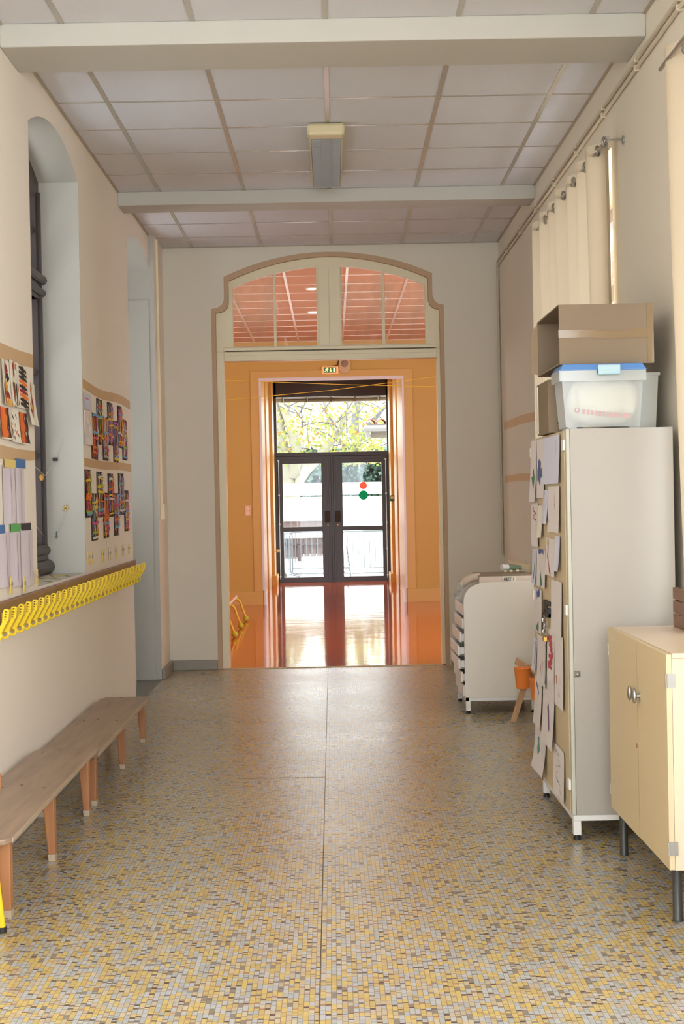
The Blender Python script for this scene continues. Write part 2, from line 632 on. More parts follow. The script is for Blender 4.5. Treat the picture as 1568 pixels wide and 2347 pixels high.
    def build(s, name, mats, parent=None, smooth=False, bevel=0.0, local=False, fix=True):
        if not isinstance(mats, (list, tuple)):
            mats = [mats]
        if local:
            o = Vector((0, 0, 0))
        elif parent is not None:
            o = ORG.get(parent.name, Vector((0, 0, 0)))
        else:
            xs = [p[0] for p in s.v]
            ys = [p[1] for p in s.v]
            zs = [p[2] for p in s.v]
            o = Vector(((min(xs)+max(xs))/2, (min(ys)+max(ys))/2, min(zs)))
        me = bpy.data.meshes.new(name)
        me.from_pydata([(p[0]-o[0], p[1]-o[1], p[2]-o[2]) for p in s.v], [], s.f)
        for m in mats:
            me.materials.append(m)
        me.polygons.foreach_set('material_index', s.m)
        if smooth:
            me.polygons.foreach_set('use_smooth', [True]*len(me.polygons))
        if fix:
            import bmesh
            bm = bmesh.new()
            bm.from_mesh(me)
            bmesh.ops.recalc_face_normals(bm, faces=bm.faces)
            bm.to_mesh(me)
            bm.free()
        me.update()
        ob = bpy.data.objects.new(name, me)
        COL.objects.link(ob)
        if parent is not None:
            ob.parent = parent
            ORG[ob.name] = o
        else:
            if not local:
                ob.location = o
            ORG[ob.name] = o
        if smooth:
            try:
                md = ob.modifiers.new('edges', 'EDGE_SPLIT')
                md.split_angle = math.radians(40)
            except Exception:
                pass
        if bevel > 0:
            md = ob.modifiers.new('bevel', 'BEVEL')
            md.width = bevel
            md.segments = 2
            md.limit_method = 'ANGLE'
        return ob


def tag(o, label=None, cat=None, group=None, kind=None):
    if label:
        o['label'] = label
    if cat:
        o['category'] = cat
    if group:
        o['group'] = group
    if kind:
        o['kind'] = kind
    return o


def thing(name, loc, label, cat, group=None):
    o = bpy.data.objects.new(name, None)
    o.empty_display_size = 0.1
    COL.objects.link(o)
    o.location = loc
    ORG[o.name] = Vector(loc)
    return tag(o, label, cat, group)


def struct(o):
    o['kind'] = 'structure'
    return o


def dup(root, loc=None, rotz=None, label=None, group=None):
    r = root.copy()
    COL.objects.link(r)
    if loc is not None:
        r.location = loc
    if rotz is not None:
        r.rotation_euler = (0, 0, rotz)
    if label:
        r['label'] = label
    if group:
        r['group'] = group
    for ch in list(root.children):
        c = ch.copy()
        COL.objects.link(c)
        c.parent = r
        for g in list(ch.children):
            d = g.copy()
            COL.objects.link(d)
            d.parent = c
    return r


def arc(y0, y1, zs, rise, n=14):
    """segmental arch points from y1 back to y0 (over the top)"""
    w = (y1-y0)/2
    R = (w*w+rise*rise)/(2*rise)
    cz = zs+rise-R
    cy = (y0+y1)/2
    out = []
    a = math.asin(w/R)
    for i in range(n+1):
        t = a-2*a*i/n
        out.append((cy+R*math.sin(t), cz+R*math.cos(t)))
    return out


CZ = 3.59
XL, XR = -1.45, 1.45
YD = 12.765     # wall with the arched doorway
YB = -3.0

# ================================================================== SETTING
fl = MB()
fl.box(-1.40, YB, -0.2, 1.9, YD, 0.0)
struct(fl.build('floor', MOS))
fl = MB()
fl.box(-2.5, 10.6, -0.2, -1.40, 12.2, -0.001)
struct(fl.build('floor', GREYF))
fl = MB()
fl.box(-1.95, YB, -0.2, -1.40, 10.6, -0.001)
struct(fl.build('floor', GREYF))
fl = MB()
fl.box(-0.066, YB, 0.0, -0.0635, YD, 0.0006)
fl.box(-0.52, 7.72, 0.0, -0.066, 7.724, 0.0006)
struct(fl.build('trim_1', flat('joint_dark', 84, 68, 50)))
fl = MB()
fl.box(-5, YD+0.02, -0.2, 5, 26.0, 0.004)
struct(fl.build('floor', HFL))
fl = MB()
fl.box(-0.9, YD-0.015, 0.0, 0.912, YD+0.02, 0.006)
struct(fl.build('trim_2', flat('threshold_strip', 214, 192, 150)))

# left wall with the window niche and the tall recess
NICHE = (7.35, 8.79)
REC = (10.87, 12.12)
w = MB()
outer = [(YB, -0.1), (REC[0], -0.1)]
outer += [(REC[0], 3.31)] + list(reversed(arc(REC[0], REC[1], 3.32, 0.13)))[1:-1] + [(REC[1], 3.32), (REC[1], -0.1), (YD+0.2, -0.1), (YD+0.2, CZ+0.15), (YB, CZ+0.15)]
h1 = [(NICHE[0], 1.03), (NICHE[1], 1.03)] + arc(NICHE[0], NICHE[1], 3.31, 0.14)
h2 = [(2.2, 1.03), (3.64, 1.03)] + arc(2.2, 3.64, 3.31, 0.14)
w.prism(outer, 'x', XL-0.5, XL, holes=[h1])
# faces off the wall plane get a darker, greyer tone
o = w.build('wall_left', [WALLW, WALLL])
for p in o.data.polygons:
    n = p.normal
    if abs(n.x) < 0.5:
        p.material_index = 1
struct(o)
w = MB()
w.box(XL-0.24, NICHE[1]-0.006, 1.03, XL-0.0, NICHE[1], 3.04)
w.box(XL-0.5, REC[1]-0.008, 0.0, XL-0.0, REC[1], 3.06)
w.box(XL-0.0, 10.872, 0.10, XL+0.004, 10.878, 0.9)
struct(w.build('trim_3', WALLL))
w = MB()
w.box(XL, REC[1], 0.0, XL+0.045, YD, 3.59)
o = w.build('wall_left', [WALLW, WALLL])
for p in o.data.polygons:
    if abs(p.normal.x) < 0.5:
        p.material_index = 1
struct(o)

# unseen wall added to block sky light at the left windows
w = MB()
w.box(-4.6, -6, -0.5, -4.4, 12.9, 9.0)
struct(w.build('wall_sky_blocker', mat('sky_blocker_grey', rgb(118, 116, 112), 0.85, vary=0.05)))
# right wall with two windows
w = MB()
RA = (7.62, 10.05)
RB = (-1.6, 6.0)


def rectloop(a, b, z0, z1):
    return [(a, z0), (b, z0), (b, z1), (a, z1)]


w.prism([(YB, -0.1), (YD+0.2, -0.1), (YD+0.2, CZ+0.15), (YB, CZ+0.15)], 'x', XR, XR+0.45,
        holes=[rectloop(RA[0], RA[1], 0.98, 3.19), rectloop(RB[0], RB[1], 0.98, 3.19)])
struct(w.build('wall_right', WALL))

# rear wall behind the camera with glazed doorway
w = MB()
w.prism([(-1.95, -0.1), (1.9, -0.1), (1.9, CZ+0.15), (-1.95, CZ+0.15)], 'y', YB-0.2, YB, holes=[[(-1.2, 0.02), (1.2, 0.02), (1.2, 3.2), (-1.2, 3.2)]])
struct(w.build('wall_rear', WALL))

# ceiling
w = MB()
w.box(-1.95, YB, CZ, 1.9, YD, CZ+0.15)
struct(w.build('ceiling', TILE))
w = MB()
for gx in (-1.165, -0.578, 0.016, 0.616, 1.214):
    a0 = gx
    sk = 0.0035
    def gxx(y, gx=gx): return gx + sk*(y-9.0)
    w.hexa([(gxx(YB)-0.012, YB, CZ-0.004), (gxx(YB)+0.012, YB, CZ-0.004), (gxx(YB)+0.012, YB, CZ+0.001), (gxx(YB)-0.012, YB, CZ+0.001)],
           [(gxx(YD)-0.012, YD, CZ-0.004), (gxx(YD)+0.012, YD, CZ-0.004), (gxx(YD)+0.012, YD, CZ+0.001), (gxx(YD)-0.012, YD, CZ+0.001)])
k = -14
while 7.496+0.5985*k < YD-0.05:
    yy = 7.496+0.5985*k
    if yy > YB:
        w.box(XL, yy-0.008, CZ-0.0035, XR, yy+0.008, CZ+0.001)
    k += 1
struct(w.build('trim_4', TBAR))
w = MB()
w.box(XL, YB, CZ-0.008, XL+0.014, YD, CZ)
w.box(XR-0.014, YB, CZ-0.008, XR, YD, CZ)
w.box(XL, YD-0.02, CZ-0.006, XR, YD, CZ)
struct(w.build('trim_5', mat('old_edge_strip', rgb(172, 160, 142), 0.5, vary=0.1, vscale=14)))
for nm, ya, yb_, zb in (('ceiling_beam', 6.75, 7.16, 3.484), ('ceiling_beam', 10.44, 10.72, 3.494), ('ceiling_beam', 3.1, 3.5, 3.484)):
    w = MB()
    w.box(XL, ya, zb, XR+0.0, yb_, CZ)
    b = w.build('ceiling_beam', BEAM, bevel=0.006)
    struct(b)

# skirtings
w = MB()
w.box(XL+0.001, 5.05, 0, XL+0.075, 9.3, 0.095)
struct(w.build('baseboard_left', WSKIRT, bevel=0.006))
w = MB()
w.box(XL+0.046, REC[1]-0.0, 0, XL+0.075, YD, 0.085)
w.box(XL+0.046, YD-0.03, 0, -1.0, YD, 0.085)
w.box(0.985, YD-0.03, 0, XR, YD, 0.085)
struct(w.build('baseboard_back', GREYB, bevel=0.005))
w = MB()
w.box(XR-0.02, 6.2, 0, XR, YD-0.03, 0.085)
struct(w.build('baseboard_right', GREYB))

# wall with the arched doorway
def doorway_hole():
    L_ = [(-1.0, -0.1), (-1.0, 3.065), (-0.945, 3.075), (-0.905, 3.10), (-0.888, 3.145), (-0.888, 3.335)]
    n = 16
    mid = []
    x0, x1 = -0.888, 0.884
    z0, rise = 3.335, 0.197
    a_ = arc(x0, x1, z0, rise, n)
    mid = list(reversed(a_))[1:-1]
    R_ = [(0.884, 3.335), (0.884, 3.145), (0.90, 3.10), (0.93, 3.075), (0.978, 3.065), (0.978, -0.1)]
    return L_+mid+R_


hole = doorway_hole()
w = MB()
outl = [(-1.95, -0.1)] + hole + [(1.9, -0.1), (1.9, CZ+0.15), (-1.95, CZ+0.15)]
w.prism(outl, 'y', YD, YD+0.18)
struct(w.build('wall_back', WALL))
w = MB()
w.prism(outl, 'y', YD+0.18, YD+0.2)
struct(w.build('wall_back', OCHRE))
# plaster band round the reveal
def offset_loop(lp, d):
    cx, cz = 0.0, 1.6
    out = []
    for x, z in lp:
        sx = -1 if x > 0 else 1
        out.append((x+sx*d, z-(d if z > 3.0 else 0)))
    return out


inner = offset_loop(hole, 0.036)
w = MB()
w.prism(hole+list(reversed(inner)), 'y', YD+0.008, YD+0.15)
struct(w.build('trim_6', BAND))
# timber frame: posts, rail, arched fanlight
w = MB()
fr_out = inner
n_i = len(inner)
x0i, x1i = inner[0][0], inner[-1][0]
arch_pts = [p for p in inner if p[1] > 2.9]
poly = [(x0i, 2.70)] + arch_pts + [(x1i, 2.70)]


def zarch(x, drop):
    a_ = list(reversed(arc(-0.86, 0.86, 3.335-0.04, 0.19, 20)))
    best = min(a_, key=lambda p: abs(p[0]-x))
    i = a_.index(best)
    j = min(max(i+(1 if x > best[0] else -1), 0), len(a_)-1)
    if i == j:
        return best[1]-drop
    q = a_[j]
    t = (x-best[0])/(q[0]-best[0]) if q[0] != best[0] else 0
    return best[1]+t*(q[1]-best[1])-drop


def pane_loop(xa, xb, z0, drop=0.07, n=5):
    pts = [(xa, z0), (xb, z0)]
    for i in range(n+1):
        x = xb+(xa-xb)*i/n
        pts.append((x, zarch(x, drop)))
    return pts


PX = [(-0.817, -0.471), (-0.449, -0.103), (0.109, 0.453), (0.479, 0.821)]
panes = [pane_loop(a, b, 2.745) for a, b in PX]
w.prism(poly, 'y', YD+0.05, YD+0.10, holes=panes)
struct(w.build('trim_7', TRIM, bevel=0.004))
fan = w
w = MB()
w.box(x0i, YD+0.035, 0.0, -0.9, YD+0.15, 2.70)
w.box(0.912, YD+0.035, 0.0, x1i, YD+0.15, 2.70)
w.box(-0.9, YD+0.035, 2.62, 0.912, YD+0.15, 2.70)
struct(w.build('door_1', TRIM, bevel=0.004))
w = MB()
w.box(-0.90, YD+0.0, 2.706, 0.91, YD+0.12, 2.732)
w.box(-0.899, YD+0.03, 2.666, 0.911, YD+0.05, 2.699)
w.box(0.0, YD+0.044, 2.745, 0.006, YD+0.05, 3.40)
for a, b in ((-0.10, -0.085), (0.09, 0.106)):
    w.box(a, YD+0.044, 2.745, b, YD+0.05, 3.40)
struct(w.build('trim_8', TRIM, bevel=0.003))
w = MB()
w.box(-0.885, YD+0.026, 2.700, 0.895, YD+0.03, 2.704)
struct(w.build('trim_9', BLACK))
for i, (lp) in enumerate(panes):
    w = MB()
    w.prism(lp, 'y', YD+0.073, YD+0.077)
    struct(w.build('window_%d' % (i+1), GLASS if i == 1 else GLASSD))

# hall beyond
Y2 = 20.5
w = MB()
w.box(-3.6, YD+0.2, CZ, 3.6, Y2, CZ+0.1)
struct(w.build('ceiling_hall', SALMON))
w = MB()
for gx in (-1.62, -1.02, -0.42, 0.18, 0.78, 1.38):
    w.box(gx-0.012, YD+0.2, CZ-0.005, gx+0.012, Y2, CZ+0.001)
yy = 13.3
while yy < Y2:
    w.box(-3.6, yy-0.008, CZ-0.005, 3.6, yy+0.008, CZ+0.001)
    yy += 0.598
struct(w.build('trim_10', mat('white_ceiling_bar', rgb(240, 232, 222), 0.3, vary=0.0)))
for sx, nm in ((-1, 'wall_hall_left'), (1, 'wall_hall_right')):
    w = MB()
    w.prism(rectloop(YD+0.2, Y2, -0.1, CZ+0.1), 'x', sx*3.6, sx*3.9, holes=[rectloop(15.3, 17.7, 2.0, 3.1)])
    struct(w.build(nm, OCHRE))
w = MB()
w.prism([(-3.9, -0.1), (-0.955, -0.1), (-0.955, 3.07), (0.985, 3.07), (0.985, -0.1), (3.9, -0.1), (3.9, CZ+0.1), (-3.9, CZ+0.1)], 'y', Y2, Y2+0.2)
struct(w.build('wall_hall_back', OCHRE))
w = MB()
w.prism([(-1.09, 0.0), (-0.957, 0.0), (-0.957, 3.072), (0.987, 3.072), (0.987, 0), (1.12, 0.0), (1.12, 3.19), (-1.09, 3.19)], 'y', Y2-0.02, Y2+0.0)
struct(w.build('trim_11', OCHRE2, bevel=0.003))
w = MB()
for xa, xb in ((-0.975, -0.945), (0.975, 1.003)):
    w.box(xa, Y2-0.03, 0.2, xb, Y2+0.01, 3.05)
w.box(-0.975, Y2-0.03, 3.051, 1.003, Y2+0.01, 3.095)
w.box(-0.955, Y2-0.055, 0.0, -0.925, Y2+0.02, 0.2)
w.box(0.955, Y2-0.055, 0.0, 0.985, Y2+0.02, 0.2)
struct(w.build('trim_12', mat('pale_corner_strip', rgb(222, 208, 206), 0.3, vary=0.0)))
w = MB()
w.box(-3.6, Y2-0.04, 0, -0.965, Y2, 0.19)
w.box(0.995, Y2-0.04, 0, 3.6, Y2, 0.19)
struct(w.build('baseboard_hall', OCHRE2, bevel=0.006))
# vestibule
for sx, xa in ((-1, -1.03), (1, 1.03)):
    w = MB()
    w.box(xa, Y2+0.2, 0, xa+sx*0.2, 26.1, 3.7)
    w.box(xa-sx*0.05, 25.0, 0, xa, 25.75, 3.55)
    w.box(xa-sx*0.0, 23.4, 0, xa-sx*0.02, 24.2, 3.55)
    struct(w.build('wall_vestibule_'+('left' if sx < 0 else 'right'), YELL, bevel=0.004))
    w = MB()
    w.box(xa-sx*0.085, 24.9, 0, xa, 25.72, 0.17)
    struct(w.build('baseboard_vestibule', YELL, bevel=0.005))
w = MB()
w.box(-1.3, Y2+0.2, 3.56, 1.3, 26.1, 3.7)
struct(w.build('ceiling_vestibule', SALMON))

t = thing('vestibule_fill_lamp', (0, 23.0, 3.5), 'unseen round lamp added to brighten the yellow vestibule before the glazed doors', 'ceiling light')  # added lamp, out of sight, brightens the dark vestibule walls
a = MB()
a.lathe([(0.17, 0.06), (0.17, 0.03), (0.13, 0.0)], (0, 23.0, 3.50), 24)
a.build('shade', mat('fill_lamp_opal', rgb(240, 236, 220), 0.4, vary=0, emit=(1, 0.93, 0.8, 1), estr=1.5), t, smooth=True)
pl = bpy.data.lights.new('vestibule_fill', 'AREA')
pl.shape = 'DISK'
pl.size = 0.3
pl.energy = 9
pl.color = (1, 0.93, 0.8)
po = bpy.data.objects.new('vestibule_fill', pl)
COL.objects.link(po)
po.location = (0, 23.0, 3.49)
# glazed entrance doors
YE = 25.8
d = MB()
d.box(-1.029, YE, 0.0, -0.935, YE+0.08, 3.56)
d.box(0.955, YE, 0.0, 1.029, YE+0.08, 3.56)
d.box(-0.975, YE, 3.19, 0.985, YE+0.08, 3.56)
d.box(-0.975, YE-0.01, 2.17, 0.985, YE+0.08, 2.235)
d.box(-0.02, YE-0.022, 0.0, 0.02, YE-0.001, 2.165)
d.box(-0.02, YE+0.051, 0.0, 0.02, YE+0.07, 2.165)
d.box(-0.975, YE+0.052, -0.02, 0.985, YE+0.09, 0.02)
dm = struct(d.build('door_2', DOORF, bevel=0.004))


def leaf(xa, xb, xh, name, stx):
    m_ = MB()
    outer_ = [(xa, 0.002), (xb, 0.002), (xb, 2.17), (xa, 2.17)]
    p1 = [(stx[0], 0.958), (stx[1], 0.958), (stx[1], 2.045), (stx[0], 2.045)]
    p2 = [(stx[0], 0.092), (stx[1], 0.092), (stx[1], 0.882), (stx[0], 0.882)]
    m_.prism(outer_, 'y', YE+0.0, YE+0.05, holes=[p1, p2])
    # raised mouldings on the frame
    for dd, t in ((0.03, 0.012), (0.075, 0.018)):
        m_.box(stx[0]-0.02, YE-t, 2.17-dd-0.02, stx[1]+0.02, YE, 2.17-dd, 1)
        m_.box(xh-0.008+(-dd if xh > (xa+xb)/2 else dd), YE-t, 0.03, xh+0.008+(-dd if xh > (xa+xb)/2 else dd), YE, 2.17-dd, 1)
    lf = m_.build(name, [DOORF, DOORM], bevel=0.003)
    struct(lf)
    g = MB()
    g.box(stx[0], YE+0.02, 0.958, stx[1], YE+0.026, 2.045)
    g.build('pane', GLASS, lf)
    g = MB()
    g.box(stx[0], YE+0.02, 0.092, stx[1], YE+0.026, 0.882)
    g.build('pane', GLASS, lf)
    h = MB()
    cx = xh+(-0.085 if xh > (xa+xb)/2 else 0.085)
    h.box(cx-0.05, YE-0.045, 1.03, cx+0.05, YE-0.012, 1.225)
    h.build('door_handle', BLACK, lf, bevel=0.006)
    h = MB()
    kx = xh+(-0.08 if xh > (xa+xb)/2 else 0.08)
    h.lathe([(0.018, 0), (0.018, -0.014), (0.008, -0.02)], (kx, YE, 0.985), 12, axis='y')
    h.build('lock_cylinder', BRASS, lf)
    h = MB()
    bx = (-0.915 if xa < 0 else 0.925)
    h.tube([(bx, YE-0.02, 0.06), (bx, YE-0.02, 2.1)], 0.008, 6)
    for zz in (0.1, 0.55, 1.0, 1.5, 2.09):
        h.box(bx-0.014, YE-0.03, zz, bx+0.014, YE, zz+0.02)
    h.build('espagnolette_rod', STEEL, lf)
    return lf


leaf(-0.935, -0.003, -0.003, 'door_3', (-0.848, -0.182))
lr = leaf(0.003, 0.955, 0.003, 'door_4', (0.177, 0.853))
w = MB()
w.box(-0.935, YE+0.03, 2.235, 0.955, YE+0.036, 3.19)
struct(w.build('window_5', GLASS))
for nm, zc, r_, mm, lab in (('round_sticker', 1.649, 0.064, translucent_mat('sticker_red', rgb(214, 62, 44), 0.7), 'red round sticker on the right door pane, above the green one'),
                            ('round_sticker', 1.486, 0.081, translucent_mat('sticker_green', rgb(12, 84, 50), 0.7), 'green round sticker on the right door pane, below the red one')):
    w = MB()
    w.poly([(0.536+r_*math.cos(2*PI*k/40), YE+0.0195, zc+r_*math.sin(2*PI*k/40)) for k in range(40)])
    tag(w.build(nm, mm), lab, 'sticker')
# slats of an awning seen through the transom light
w = MB()
w.tube([(-1.3, 26.4, 3.17), (1.3, 26.4, 3.17)], 0.035, 8)
w.box(-1.3, 26.35, 3.21, 1.3, 26.5, 3.24)
for i in range(5):
    w.box(-0.85+i*0.42, 26.10, 3.12, -0.82+i*0.42, 26.44, 3.24)
tag(w.build('awning_bar', mat('awning_grey', rgb(140, 132, 118), 0.6)), 'grey awning bar across the top of the transom light, outside', 'awning')

# ceiling downlights of the hall
for (dx, dy), lab in (((-0.17, 15.35), 'lit round downlight in the hall ceiling, nearer the fanlight'), ((-0.18, 17.3), 'lit round downlight in the hall ceiling, farther from the fanlight')):
    t = thing('ceiling_downlight', (dx, dy, CZ-0.01), lab, 'ceiling light', 'hall downlights')
    a = MB()
    a.lathe([(0.07, 0.005), (0.07, -0.006), (0.055, -0.008), (0.05, 0.0)], (dx, dy, CZ-0.004), 24)
    a.build('rim', WHITEM, t, smooth=True)
    a = MB()
    a.lathe([(0.052, -0.003), (0.05, -0.007)], (dx, dy, CZ-0.004), 24)
    a.build('lamp', mat('lit_lamp', rgb(255, 244, 220), 0.5, vary=0, emit=(1, 0.85, 0.62, 1), estr=12.0), t)
    pl = bpy.data.lights.new('downlight_glow', 'SPOT')
    pl.energy = 11
    pl.color = (1, 0.78, 0.5)
    pl.spot_size = math.radians(120)
    pl.shadow_soft_size = 0.05
    po = bpy.data.objects.new('downlight_glow', pl)
    COL.objects.link(po)
    po.location = (dx, dy, CZ-0.03)

# window in the left niche
xw = -1.682
w = MB()
NY0, NY1 = NICHE
outer_ = [(NY0, 1.03), (NY1, 1.03)] + arc(NY0, NY1, 3.31, 0.14)
fw_ = 0.10
hA = [(NY0+fw_, 1.20), (8.03, 1.20), (8.03, 2.62), (NY0+fw_, 2.62)]
hB = [(8.11, 1.20), (NY1-fw_, 1.20), (NY1-fw_, 2.62), (8.11, 2.62)]
hC = [(NY0+fw_, 2.78), (NY1-fw_, 2.78)] + arc(NY0+fw_, NY1-fw_, 3.21, 0.13)
w.prism(outer_, 'x', xw-0.06, xw, holes=[hA, hB, hC])
w.tube([(xw+0.008, NY0, 1.07), (xw+0.008, NY1, 1.07)], 0.045, 12)
w.tube([(xw+0.0, NY0, 1.165), (xw+0.0, NY1, 1.165)], 0.03, 12)
w.box(xw-0.05, NY0, 1.03, xw+0.015, NY1, 1.2)
w.box(xw-0.05, NY0, 2.62, xw+0.01, NY1, 2.78)
w.tube([(xw+0.012, NY0, 2.74), (xw+0.012, NY1, 2.74)], 0.03, 10)
w.tube([(xw+0.01, NY0, 2.665), (xw+0.01, NY1, 2.665)], 0.024, 10)
w.box(xw-0.02, NY1-0.07, 1.2, xw+0.02, NY1-0.05, 3.24)
w.box(xw-0.02, NY0+0.05, 1.2, xw+0.02, NY0+0.07, 3.24)
w.box(xw-0.045, NY0+fw_, 1.70, xw-0.01, NY1-fw_, 1.73)
w.box(xw-0.045, NY0+fw_, 2.18, xw-0.01, NY1-fw_, 2.21)
w.box(xw-0.045, NY0+fw_, 3.0, xw-0.01, NY1-fw_, 3.03)
win = struct(w.build('window_6', DARKF))
g = MB()
g.box(xw-0.04, NY0+fw_, 1.20, xw-0.034, NY1-fw_, 3.30)
g.build('pane', GLASS, win)
# door in the recess
w = MB()
xr = -1.93
w.prism(rectloop(REC[0], REC[1], 0.0, 3.42), 'x', xr-0.06, xr, holes=[rectloop(REC[0]+0.12, REC[1]-0.12, 1.0, 3.2)])
dr = struct(w.build('door_5', DARKF))
g = MB()
g.box(xr-0.04, REC[0]+0.12, 1.0, xr-0.034, REC[1]-0.12, 3.2)
g.build('pane', GLASS, dr)

# right windows
for i, (ya, yb_) in enumerate((RA, RB)):
    w = MB()
    xx = 1.76
    mid = (ya+yb_)/2
    w.prism(rectloop(ya, yb_, 0.98, 3.19), 'x', xx, xx+0.06,
            holes=[rectloop(ya+0.08, mid-0.05, 1.06, 2.62), rectloop(mid+0.05, yb_-0.08, 1.06, 2.62), rectloop(ya+0.08, mid-0.05, 2.72, 3.11), rectloop(mid+0.05, yb_-0.08, 2.72, 3.11)])
    wi = struct(w.build('window_%d' % (8+i), mat('window_lilac_grey', rgb(150, 138, 134), 0.4)))
    g = MB()
    g.box(xx+0.02, ya+0.08, 1.06, xx+0.026, yb_-0.08, 3.11)
    g.build('pane', GLASS, wi)

# ================================================================== SMALL FIXTURES
# fluorescent ceiling light
t = thing('ceiling_light', (0.004, 9.33, 3.50), 'long cream fluorescent light with grey louvre under the tiled ceiling', 'ceiling light')
a = MB()
a.box(-0.105, 8.60, 3.515, 0.112, 8.72, 3.585)
a.build('end_cap', mat('lamp_cream', rgb(214, 200, 160), 0.45), t, bevel=0.018)
a = MB()
a.box(-0.095, 8.70, 3.535, 0.102, 10.06, 3.585)
a.box(-0.092, 8.70, 3.515, -0.084, 10.06, 3.54)
a.box(0.091, 8.70, 3.515, 0.099, 10.06, 3.54)
a.box(-0.05, 9.0, 3.58, 0.05, 9.8, CZ)
a.build('housing', mat('lamp_cream', rgb(214, 200, 160), 0.45), t, bevel=0.004)
a = MB()
for i in range(88):
    y = 8.73+i*0.015
    a.box(-0.082, y, 3.512, 0.089, y+0.004, 3.53)
a.box(-0.03, 8.73, 3.512, -0.027, 10.05, 3.53)
a.box(0.034, 8.73, 3.512, 0.037, 10.05, 3.53)
a.build('louvre', mat('louvre_grey', rgb(160, 164, 162), 0.35, metal=0.3, vary=0), t)
a = MB()
a.box(-0.084, 8.72, 3.531, 0.091, 10.055, 3.536)
a.build('diffuser', mat('lamp_diffuser', rgb(186, 190, 188), 0.4, vary=0), t)

# conduits along the right wall
for dz, xx, lab in ((3.425, 1.438, 'upper painted conduit pipe along the top of the right wall'), (3.385, 1.436, 'lower painted conduit pipe turning down in the far right corner')):
    t = thing('conduit_pipe', (xx, 8.0, dz), lab, 'pipe')
    a = MB()
    pts = [(xx, -2.5, dz), (xx, YD-0.10, dz)]
    if dz < 3.4:
        pts += [(xx, YD-0.06, dz-0.02), (xx, YD-0.05, dz-0.08), (xx, YD-0.05, 0.93)]
    else:
        pts += [(xx-0.0, YD-0.03, dz-0.02), (xx-0.0, YD-0.015, dz-0.1), (xx, YD-0.015, 0.93)]
    a.tube(pts, 0.0095, 8)
    a.build('tube', mat('conduit_cream', rgb(198, 186, 166), 0.45, vary=0.05), t, smooth=True)
    for k in range(9):
        a = MB()
        yb_ = 5.2+k*0.85
        a.box(xx-0.013, yb_, dz-0.014, XR, yb_+0.018, dz+0.014)
        a.build('pipe_clip', mat('clip_cream', rgb(204, 192, 170), 0.45), t, bevel=0.003)
# cable trunking on the left
t = thing('cable_trunking', (-1.385, 12.5, 1.25), 'cream cable trunking down the left wall, ending in a small junction box', 'cable trunking')
a = MB()
a.box(XL+0.045, 12.28, 1.42, XL+0.063, 12.305, CZ-0.01)
a.build('channel', TRIM, t, bevel=0.002)
a = MB()
a.box(XL+0.045, 12.24, 1.29, XL+0.082, 12.34, 1.42)
a.build('junction_box', TRIM, t, bevel=0.004)
# sockets & switches in the hall
t = thing('wall_socket', (-1.159, Y2-0.0, 1.24), 'small pink-beige double switch plate on the ochre wall left of the opening', 'wall switch')
a = MB()
a.box(-1.20, Y2-0.012, 1.22, -1.115, Y2, 1.36)
a.build('plate', mat('switch_plate', rgb(232, 178, 140), 0.4), t, bevel=0.004)
for zz in (1.24, 1.30):
    a = MB()
    a.box(-1.18, Y2-0.018, zz, -1.135, Y2-0.01, zz+0.045)
    a.build('rocker', mat('switch_rocker', rgb(240, 206, 176), 0.3), t, bevel=0.003)
t = thing('release_button', (1.0, 25.1, 1.37), 'green door release box on the yellow side wall right of the glazed doors', 'button')
a = MB()
a.box(0.955, 24.96, 1.375, 1.03, 24.99, 1.47)
a.build('housing', mat('release_green', rgb(30, 100, 70), 0.4, vary=0), t, bevel=0.004)
a = MB()
a.box(0.967, 24.952, 1.41, 1.018, 24.96, 1.455)
a.build('cover_plate', mat('release_cream', rgb(220, 222, 190), 0.4, vary=0), t)
a = MB()
a.tube([(0.992, 24.975, 1.47), (0.992, 24.975, 3.5)], 0.003, 6)
a.build('cable', TRIM, t)
t = thing('door_stop', (-0.975, 25.3, 0.5), 'cream round knob on the left side wall by the glazed doors', 'knob')
a = MB()
a.lathe([(0.012, 0), (0.012, 0.03), (0.026, 0.035), (0.026, 0.06), (0.012, 0.068)], (-0.98, 25.3, 0.57), 14, axis='x')
a.build('knob', TRIM, t, smooth=True)

# exit sign with running figure, arrow and door
t = thing('exit_sign', (0.0, Y2-0.03, 3.13), 'lit green emergency exit sign with running figure above the opening', 'exit sign')
a = MB()
a.box(-0.113, Y2-0.05, 3.132, 0.118, Y2, 3.238)
a.build('housing', mat('sign_housing', rgb(232, 170, 120), 0.4, vary=0, emit=(1, 0.5, 0.2, 1), estr=0.25), t, bevel=0.016)
a = MB()
a.box(-0.082, Y2-0.054, 3.15, 0.085, Y2-0.045, 3.222)
sg = a.build('sign_face', mat('sign_green', rgb(24, 66, 40), 0.4, vary=0, emit=(0.05, 0.25, 0.08, 1), estr=0.3), t)
yy = Y2-0.056
a = MB()
def stroke(a, pts, wd, y=yy, m=0):
    for (xa, za), (xb, zb) in zip(pts[:-1], pts[1:]):
        dx, dz = xb-xa, zb-za
        l = math.hypot(dx, dz) or 1
        nx, nz = -dz/l*wd/2, dx/l*wd/2
        a.hexa([(xa+nx, y-0.001, za+nz), (xb+nx, y-0.001, zb+nz), (xb-nx, y-0.001, zb-nz), (xa-nx, y-0.001, za-nz)],
               [(xa+nx, y+0.001, za+nz), (xb+nx, y+0.001, zb+nz), (xb-nx, y+0.001, zb-nz), (xa-nx, y+0.001, za-nz)], m)
a.lathe([(0.007, 0.001), (0.007, -0.001)], (-0.036, yy, 3.212), 12, axis='y')
stroke(a, [(-0.038, 3.203), (-0.045, 3.184)], 0.011)
stroke(a, [(-0.045, 3.185), (-0.034, 3.174), (-0.030, 3.160)], 0.006)
